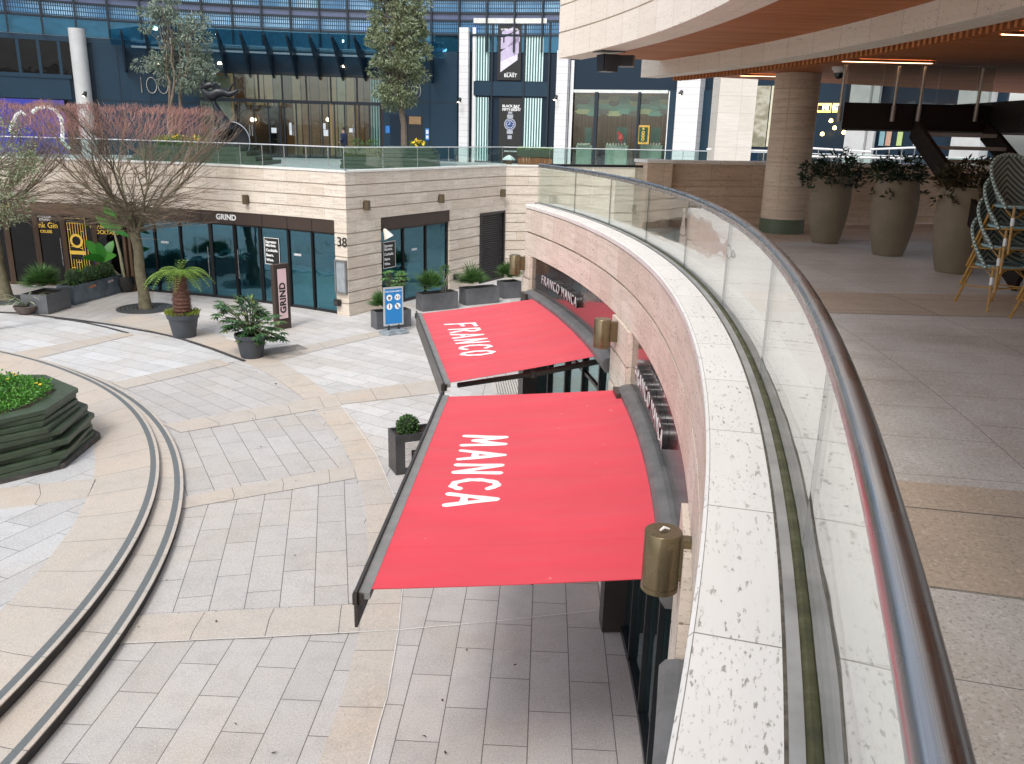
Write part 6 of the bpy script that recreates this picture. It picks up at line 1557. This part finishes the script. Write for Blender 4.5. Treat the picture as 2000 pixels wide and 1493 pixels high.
mb.tube([Q(396, 176), Q(404, 184), Q(415, 187), Q(427, 181), Q(438, 181), Q(448, 185), Q(458, 181), Q(464, 176)], [.10, .20, .26, .24, .18, .15, .10, .05], 10)
mb.tube([Q(393, 172), Q(402, 168), Q(412, 165), Q(418, 168)], [.09, .14, .13, .08], 8); mb.tube([Q(418, 180), Q(424, 171), Q(431, 178)], [.12, .22, .12], 8); mb.tube([Q(398, 172), Q(397, 164), Q(398, 160)], [.10, .13, .06], 8)
mb.tube([Q(396, 164), Q(400, 156), Q(404, 150)], [.06, .05, .03], 8); mb.tube([Q(446, 182), Q(450, 172), Q(455, 164)], [.08, .06, .04], 8); mb.tube([Q(400, 184), Q(408, 196), Q(416, 198)], [.08, .1, .06], 8)
mb.build('figure', M['patina'], r)
# people by the tower doors
def person(lab, base, face, coat, trous, h=1.72):
    """standing figure; one continuous skinned body with separate coat, trousers and hair"""
    r = thing('person', lab, 'person', base, face); s = h / 1.72
    me = bpy.data.meshes.new('body'); bm = bmesh.new()
    J = {'pel': (0, 0, .92, .13, .10), 'wst': (0, 0, 1.08, .12, .09), 'cst': (0, 0, 1.28, .16, .11), 'nkb': (0, 0, 1.43, .07, .06), 'nck': (0, .01, 1.50, .052, .052), 'hd1': (0, .015, 1.57, .075, .085), 'hd2': (0, .01, 1.66, .078, .09), 'hd3': (0, 0, 1.71, .045, .05)}
    for sg, n in ((-1, 'l'), (1, 'r')):
        J.update({n + 'hip': (sg * .09, 0, .86, .085, .085), n + 'kne': (sg * .10, .02, .48, .058, .06), n + 'ank': (sg * .10, -.02, .08, .04, .042), n + 'toe': (sg * .11, .13, .035, .035, .028),
                  n + 'sho': (sg * .18, 0, 1.38, .058, .055), n + 'elb': (sg * .24, -.02, 1.12, .042, .042), n + 'wri': (sg * .19, .14, .98, .028, .026), n + 'pam': (sg * .16, .19, .97, .035, .02), n + 'fg1': (sg * .14, .25, .96, .010, .009), n + 'fg2': (sg * .155, .26, .955, .010, .009), n + 'fg3': (sg * .17, .25, .95, .010, .009), n + 'thb': (sg * .12, .20, .99, .011, .010)})
    E = [('pel', 'wst'), ('wst', 'cst'), ('cst', 'nkb'), ('nkb', 'nck'), ('nck', 'hd1'), ('hd1', 'hd2'), ('hd2', 'hd3')]
    for n in 'lr': E += [('pel', n + 'hip'), (n + 'hip', n + 'kne'), (n + 'kne', n + 'ank'), (n + 'ank', n + 'toe'), ('cst', n + 'sho'), (n + 'sho', n + 'elb'), (n + 'elb', n + 'wri'), (n + 'wri', n + 'pam'), (n + 'pam', n + 'fg1'), (n + 'pam', n + 'fg2'), (n + 'pam', n + 'fg3'), (n + 'pam', n + 'thb')]
    ks = list(J); V_ = {k: bm.verts.new((J[k][0] * s, J[k][1] * s, J[k][2] * s)) for k in ks}
    for a_, b_ in E: bm.edges.new((V_[a_], V_[b_]))
    bm.to_mesh(me); bm.free(); o = bpy.data.objects.new('body', me); COL.objects.link(o)
    o.modifiers.new('skin', 'SKIN')
    for i, k in enumerate(ks): d = me.skin_vertices[0].data[i]; d.radius = (J[k][3] * s, J[k][4] * s); d.use_root = (k == 'pel')
    o.modifiers.new('sub', 'SUBSURF').levels = 1
    dg = bpy.context.evaluated_depsgraph_get(); m2 = bpy.data.meshes.new_from_object(o.evaluated_get(dg)); bpy.data.objects.remove(o)
    m2.materials.clear(); m2.materials.append(plain('skin_tone', (.45, .27, .19), .5)); ob = bpy.data.objects.new('body', m2); COL.objects.link(ob); ob.parent = r
    T = lambda *q: Vector(q) * s
    mb = MB(); mb.lathe([(.165 * s, .80 * s), (.155 * s, 1.0 * s), (.17 * s, 1.25 * s), (.18 * s, 1.36 * s), (.10 * s, 1.44 * s), (.065 * s, 1.46 * s)], (0, 0, 0), 18)
    for sg in (-1, 1): mb.tube([T(sg * .15, 0, 1.38), T(sg * .24, -.02, 1.12), T(sg * .195, .12, .99)], [.075 * s, .06 * s, .05 * s], 10)
    mb.build('coat', plain('coat', coat, .8), r, world=False)
    mb = MB()
    for sg in (-1, 1): mb.tube([T(sg * .085, 0, .92), T(sg * .10, .015, .48), T(sg * .10, -.02, .07)], [.105 * s, .08 * s, .065 * s], 10)
    mb.build('trousers', plain('trousers', trous, .8), r, world=False)
    mb = MB(); mb.lathe([(0, 1.75 * s), (.06 * s, 1.74 * s), (.092 * s, 1.69 * s), (.096 * s, 1.63 * s), (.085 * s, 1.60 * s)], (0, -.018 * s, 0), 14); mb.build('hair', plain('hair', (.02, .015, .012), .7), r, world=False)
    for sg in (-1, 1): MB().box(T(sg * .11, .06, .03), (.09 * s, .25 * s, .06 * s), top=(.8, .85)).build('shoe', M['black'], r, world=False)
    return r
p = atY(672, 290, 46.3); person('person in a dark navy coat standing outside the tower doors facing left', (p.x, 46.3, 4.055), radians(80), (.012, .02, .06), (.015, .015, .02))
p = atY(535, 290, 51.2); person('person in black standing inside the tower lobby behind the glass door', (p.x, 51.2, 4.055), radians(175), (.01, .01, .012), (.012, .012, .014))

# ================================================================ signs in the plaza
c = Vector((-6.80, 24.2, 0)); dq = Vector((.32, .376, 0)).normalized()
r = thing('sign_totem', 'tall narrow brown standing sign with a pink panel reading GRIND', 'sign', c); rz = atan2(dq.y, dq.x)
MB().box((0, 0, .96), (.50, .16, 1.92)).build('casing', M['brmetal'], r, world=False); MB().box((0, -.082, 1.06), (.36, .012, 1.52)).build('black_border', M['black'], r, world=False)
MB().box((0, -.09, 1.06), (.29, .012, 1.46)).build('pink_panel', plain('pink_sign_face', (.70, .50, .52), .5, var=.04), r, world=False)
text('sign_lettering', 'GRIND', .28, M['black'], Matrix.Translation((0, -.099, .94)) @ Matrix.Rotation(radians(90), 4, 'X') @ Matrix.Rotation(radians(90), 4, 'Z') , None, ext=.002, offset=.010, space=1.05).parent = r
r.rotation_euler = (0, 0, rz)
c = Vector((-3.50, 24.02, 0)); r = thing('notice_board', 'blue framed notice board on a moulded grey plastic foot', 'notice board', c); M['ltgrey'] = plain('grey_plastic', (.26, .30, .33), .45)
mb = MB(); prof_ = [(-.40, -.20), (-.30, -.30), (-.05, -.24), (.10, -.30), (.38, -.24), (.42, .05), (.30, .28), (.02, .24), (-.20, .30), (-.42, .14)]
mb.prism(prof_, .008, .06); mb.prism([(x * .78, y * .74) for x, y in prof_], .06, .11); mb.build('foot', M['ltgrey'], r, world=False)
for x in (-.16, .16): MB().cyl((x, 0, .10), (x, 0, .27), .03, n=10).build('spring', M['frame_black'], r, world=False)
MB().box((0, 0, .80), (.54, .03, 1.06)).build('blue_panel', plain('sign_blue_face', (.015, .20, .52), .35, var=.05), r, world=False)
mb = MB()
for x, z, w_, h_ in ((0, .26, .62, .05), (0, 1.34, .62, .05), (-.29, .80, .04, 1.04), (.29, .80, .04, 1.04)): mb.box((x, 0, z), (w_, .045, h_))
mb.build('frame', plain('silver_frame', (.55, .60, .62), .35, .5), r, world=False)
wm = MB(); im = MB()
for i, (x, z) in enumerate(((-.13, 1.06), (.13, 1.06), (-.13, .80), (.13, .80))):
    wm.cyl((x, -.016, z), (x, -.020, z), .092, n=24); 
    if i == 0: im.box((x, -.022, z), (.08, .003, .05)); im.box((x, -.022, z - .05), (.05, .003, .02))
    elif i == 1: [im.box((x + q, -.022, z), (.02, .003, .08)) for q in (-.04, .04)]; im.box((x, -.022, z), (.04, .003, .01))
    elif i == 2: im.box((x, -.022, z), (.025, .003, .10)); im.box((x, -.022, z + .06), (.02, .003, .02))
    else: im.bar((x - .06, -.022, z + .07), (x + .06, -.022, z - .07), .003, .02, up=(1, 0, 1)); im.box((x, -.022, z), (.02, .003, .09))
wm.build('icon_disc', M['white'], r, world=False); im.build('icon_mark', M['black'], r, world=False)
FR = lambda z: Matrix.Translation((0, -.018, z)) @ Matrix.Rotation(radians(90), 4, 'X')
for s_, z, zz in (('FOR YOUR SAFETY', .062, 1.235),): 
    o = text('sign_lettering', s_, z, M['white'], FR(zz), None, ext=.002, offset=.001); o.parent = r
r.rotation_euler = (0, 0, radians(34))

# ================================================================ terrace furniture
M['stonepot'] = plain('taupe_fibre_clay', (.215, .17, .115), .75, var=.12, scale=3, bump=.3)
def stone_pot(x, y, lab, H, mat, spread, n, seed):
    b = at(x, y, 4.05); b.y += .22; d = b.xy.normalized(); r = thing('stone_pot', lab, 'plant pot', b, 0, 'tall taupe pots along the terrace')
    MB().lathe([(0, .004), (.215, .004), (.245, .10), (.30, .38), (.33, .68), (.325, .90), (.30, H - .05), (.28, H), (.25, H), (.265, H - .08), (0, H - .08)], b, 44).build('pot', M['stonepot'], r)
    r_ = random.Random(seed); mb = MB(); st = MB(); top = b + Vector((0, 0, H - .04))
    for _ in range(n):
        an = r_.uniform(0, 2 * pi); o = r_.uniform(.15, 1) ** .7 * spread; h = r_.uniform(.05, .42) * (1.25 - o / spread * .7); q = top + Vector((o * cos(an), o * sin(an) * .8, h))
        if o > .36: q.z = top.z + r_.uniform(-.18, .22)
        if _ % 4 == 0: st.tube([top + Vector((.1 * cos(an), .1 * sin(an), 0)), top.lerp(q, .5) + Vector((0, 0, .12)), q], .005, 4, caps=False)
        out = Vector((cos(an), sin(an), .2))
        for j in range(6): leaf(mb, q + rv() * .05, out * .7 + rv() * .9, .10, .032)
    MB().lathe([(0, H - .07), (.26, H - .07)], b, 24).build('soil', M['soil'], r)
    st.build('stems', plain('dark_stem', (.04, .05, .02), .7), r); mb.build('leaf_crown', mat, r)
dl = leafmat('dark_glossy_leaves', [(.006, .016, .008), (.012, .03, .014), (.03, .06, .025), (.008, .02, .012)], .35)
stone_pot(1619, 477, 'tall taupe pot with a wide dark leafy shrub right next to the round column', 1.10, dl, .52, 150, 1)
stone_pot(1745, 502, 'tall taupe pot with a compact dark shrub, middle of the row on the terrace', 1.12, dl, .38, 110, 2)
stone_pot(1876, 537, 'tall taupe pot with a browning fern like shrub, partly behind the stacked chairs', 1.12, leafmat('browning_leaves', [(.03, .024, .008), (.06, .04, .012), (.018, .026, .01), (.10, .06, .02)], .6), .42, 130, 3)

# ---- bistro chairs, stacked
M['cane'] = plain('amber_cane', (.44, .235, .055), .35, var=.15, scale=12, spec=.6)
mh = Mt('woven_binding'); ck = mh.n('TexChecker', {'Vector': mh.map(mh.tc('UV'), (4, 44, 1)), 'Color1': (.55, .62, .56, 1), 'Color2': (.085, .15, .14, 1), 'Scale': 1.0}); mh.set(col=ck.outputs[0], rough=.45); M['bind'] = mh.m
mc = Mt('chevron_weave'); uvs_ = mc.n('SeparateXYZ', {'Vector': mc.tc('UV')})
sx = mc.math('ABSOLUTE', uvs_.outputs[0]); tt = mc.math('ADD', mc.math('MULTIPLY', sx, .95), uvs_.outputs[1]); fr_ = mc.math('FRACT', mc.math('MULTIPLY', tt, 17.0)); band_ = mc.math('GREATER_THAN', fr_, .5)
wv = mc.n('TexChecker', {'Vector': mc.tc('UV'), 'Color1': (1, 1, 1, 1), 'Color2': (.6, .6, .6, 1), 'Scale': 130.0}).outputs[0]
mc.set(col=mc.mix(1.0, mc.mix(band_, (.42, .41, .33), (.055, .095, .10)), wv, 'MULTIPLY'), rough=.55); M['chev'] = mc.m
def bistro_chair(lab):
    t = thing('bistro_chair', lab, 'chair', (0, 0, 0), 0, 'stacked woven bistro chairs')
    SH = .45
    def rimpt(a): return Vector((.225 * cos(a), .205 * sin(a), SH))
    mb = MB(); mb.lathe([(0, .002), (.21, .002), (.215, -.008), (0, -.012)], (0, 0, SH + .005), 28); mb.build('seat', M['chev'], t, world=False)
    MB().tube([rimpt(2 * pi * k / 32) for k in range(33)], .016, 8, caps=False).build('seat_rim', plain('pale_blue_binding', (.25, .38, .40), .5, var=.5, scale=30), t, world=False)
    hp = [(-.235, -.10, .43), (-.24, -.04, .50), (-.245, .07, .60), (-.245, .16, .72), (-.225, .225, .82), (-.165, .265, .90), (-.08, .285, .935), (0, .29, .945)]
    hoop = [Vector(p) for p in hp] + [Vector((-p[0], p[1], p[2])) for p in hp[-2::-1]]
    fine = []
    for i in range(len(hoop) - 1):
        p0, p1, p2, p3 = hoop[max(0, i - 1)], hoop[i], hoop[i + 1], hoop[min(len(hoop) - 1, i + 2)]
        for k in range(4):
            u = k / 4; fine.append(.5 * ((2 * p1) + (p2 - p0) * u + (2 * p0 - 5 * p1 + 4 * p2 - p3) * u * u + (3 * p1 - p0 - 3 * p2 + p3) * u ** 3))
    fine.append(hoop[-1]); MB().tube(fine, .017, 10).build('back_frame', M['bind'], t, world=False)
    # woven back between the hoop and the rear of the seat
    vs = []; uvs = []; n = len(fine); rows = 7; fs = []
    for i, p in enumerate(fine):
        s_ = i / (n - 1); a = pi * (1 - s_) * 1.0; b = Vector((.215 * cos(a) * 1.0, .20 * sin(a) * .95 + .0, SH + .02))
        for j in range(rows + 1):
            f = j / rows; q = b.lerp(p, f); q = q + Vector((0, .02 * sin(pi * f) * sin(pi * s_), 0)); vs.append(q); uvs.append((q.x, q.z))
    for i in range(n - 1):
        for j in range(rows): fs.append((i * (rows + 1) + j, (i + 1) * (rows + 1) + j, (i + 1) * (rows + 1) + j + 1, i * (rows + 1) + j + 1))
    m2 = MB(); m2.add(vs, fs, [[uvs[k] for k in f] for f in fs], True); m2.build('backrest', M['chev'], t, world=False)
    for sx_ in (-1, 1):
        MB().tube([(sx_ * .185, -.15, .455), (sx_ * .215, -.215, 0)], [.0145, .013], 10).build('leg', M['cane'], t, world=False)
        MB().tube([(sx_ * .17, .16, .455), (sx_ * .20, .24, .20), (sx_ * .215, .31, 0)], [.0145, .014, .013], 10).build('leg', M['cane'], t, world=False)
        MB().tube([(sx_ * .05, -.17, .42), (sx_ * .19, -.165, .33)], .008, 6).tube([(sx_ * .18, -.16, .34), (sx_ * .19, -.02, .43)], .008, 6).build('brace', M['cane'], t, world=False)
        MB().tube([(sx_ * .192, -.165, .345), (sx_ * .198, -.178, .27)], .019, 10).build('leg_binding', M['white'], t, world=False)
        MB().tube([(sx_ * .20, -.185, .24), (sx_ * .205, .24, .20)], .009, 6).build('stretcher', M['cane'], t, world=False)
    MB().tube([(-.20, -.185, .235), (.20, -.185, .235)], .009, 6).build('stretcher', M['cane'], t, world=False)
    return t
labs = ['bistro chair with chevron back, topmost of the stack beside the third taupe pot', 'bistro chair second from the top of the stack beside the third taupe pot', 'bistro chair second from the floor in the stack beside the third taupe pot', 'bistro chair standing on the floor at the bottom of the stack by the pot']
lab2 = ['bistro chair, highest of the chair stack cut off by the right frame edge', 'bistro chair, second highest of the stack cut off by the right edge', 'bistro chair, second lowest of the stack cut off by the right edge', 'bistro chair on the floor under the stack cut off by the right edge']
proto = bistro_chair(labs[3]); first = True
for (cx_, cy_, rz), ll in (((5.06, 8.80, radians(8)), labs), ((5.20, 7.97, radians(10)), lab2)):
    for k in range(4):
        o = proto if first else copy_tree(proto); first = False
        f = Vector((sin(rz), -cos(rz), 0)); o.location = Vector((cx_, cy_, 4.054)) + f * (.055 * k) + Vector((-.008 * k, 0, 0)) + Vector((0, 0, .205 * k)); o.rotation_euler = (0, 0, rz + .02 * (k % 2)); o['label'] = ll[3 - k]

# ---- landing and flight of stairs at the right
M['stair'] = plain('dark_brown_steel', (.018, .012, .010), .6, var=.1, spec=.2)
A, B = atY(1650, 200, 13), atY(1936, 190, 13); zt = A.z; zb = atY(1790, 255, 13).z
st = thing('staircase', 'dark steel stair landing with glass balustrade and flight descending at the right', 'staircase', ((A.x + B.x) / 2, 14, 4.05))
MB().prism([(A.x, 13.0), (B.x, 13.0), (B.x + .6, 15.2), (A.x * 15.2 / 13 + .05, 15.2)], zb, zt).build('landing', M['stair'], st)
MB().box((B.x + 1.2, 13.6, (zt + zb) / 2 + .02), (2.4, 3.0, zt - zb + .06)).build('upper_landing', M['black'], st)
for x in (1638, 1742, 1792, 1904):
    p = atY(x, 235, 12.93); q = Vector((p.x, 12.93, 6.76)); o_ = MB().tube([p, q], .022, 10).build('post', plain('brushed_post', (.40, .35, .30), .35, .7), st)
    MB().tube([p - Vector((0, 0, .02)), p + Vector((0, 0, .20))], .034, 10).build('post_sleeve', plain('post_sleeve', (.30, .26, .23), .4, .6), o_)
xs = [1650, 1720, 1828, 1936]
for x0, x1 in zip(xs[:-1], xs[1:]):
    a, b = atY(x0, 200, 12.97), atY(x1 - 1, 195, 12.97); MB().bar((a.x, 12.97, (zt + 6.78) / 2), (b.x, 12.97, (zt + 6.78) / 2), .015, 6.78 - zt).build('glass_panel', glass('stair_glass', (.78, .82, .80), 1.0, wave=.01, boost=.05), st)
xl, xr = atY(1785, 255, 13).x, atY(1925, 255, 13).x; n_ = 11; rise = (zb + .12 - 4.05) / n_; run = .30
for X in (xl, xr):
    MB().bar((X, 13.0, zb + .02), (X, 13.0 - run * n_, 4.20), .06, .28).build('stringer', M['stair'], st)
for k in range(n_): z = zb + .05 - rise * (k + .6); MB().box(((xl + xr) / 2, 12.9 - run * (k + .5), z), (xr - xl - .07, .31, .05)).build('tread', plain('stone_tread', (.32, .27, .24), .6), st)

# ---- small marks of use in the plaza
mb = MB(); r_ = random.Random(21)
for _ in range(38):
    x, y = r_.uniform(80, 1180), r_.uniform(600, 1480); q = at(x, y, .02)
    if hypot(q.x + 19.3, q.y - 7.5) < 15: continue
    leaf(mb, q, Vector((r_.uniform(-1, 1), r_.uniform(-1, 1), .15)), r_.uniform(.03, .07), r_.uniform(.015, .035))
tag(mb.build('leaf_litter', leafmat('dead_leaves', [(.03, .02, .012), (.08, .05, .03), (.02, .018, .015)], .8)), 'scattered dead leaves and specks on the plaza paving', 'leaf litter', kind='stuff')
def drain(x, y, rz, L, w_, lab):
    p = at(x, y, .014); r = thing('drain_cover', lab, 'drain cover', p, 0); u = Vector((cos(rz), sin(rz), 0)); v = Vector((-u.y, u.x, 0)); mb = MB(); n = int(w_ / .06)
    for k in range(n): o = p + v * (-w_ / 2 + .06 * k); mb.bar(o - u * L / 2, o + u * L / 2, .012, .006)
    mb.build('slot_set', M['riser'], r); MB().add([p - u * L / 2 - v * w_ / 2 - Vector((0, 0, .004)), p + u * L / 2 - v * w_ / 2 - Vector((0, 0, .004)), p + u * L / 2 + v * w_ / 2 - Vector((0, 0, .004)), p - u * L / 2 + v * w_ / 2 - Vector((0, 0, .004))], [(0, 1, 2, 3)]).build('cover_plate', plain('pale_slab_%d' % x, (.5, .47, .43), .7), r)
drain(540, 684, radians(40), 1.5, .7, 'slotted drain cover in the paving right of the glossy leaved shrub')
drain(990, 752, radians(95), 1.4, .7, 'slotted drain cover in the paving below the farther awning')
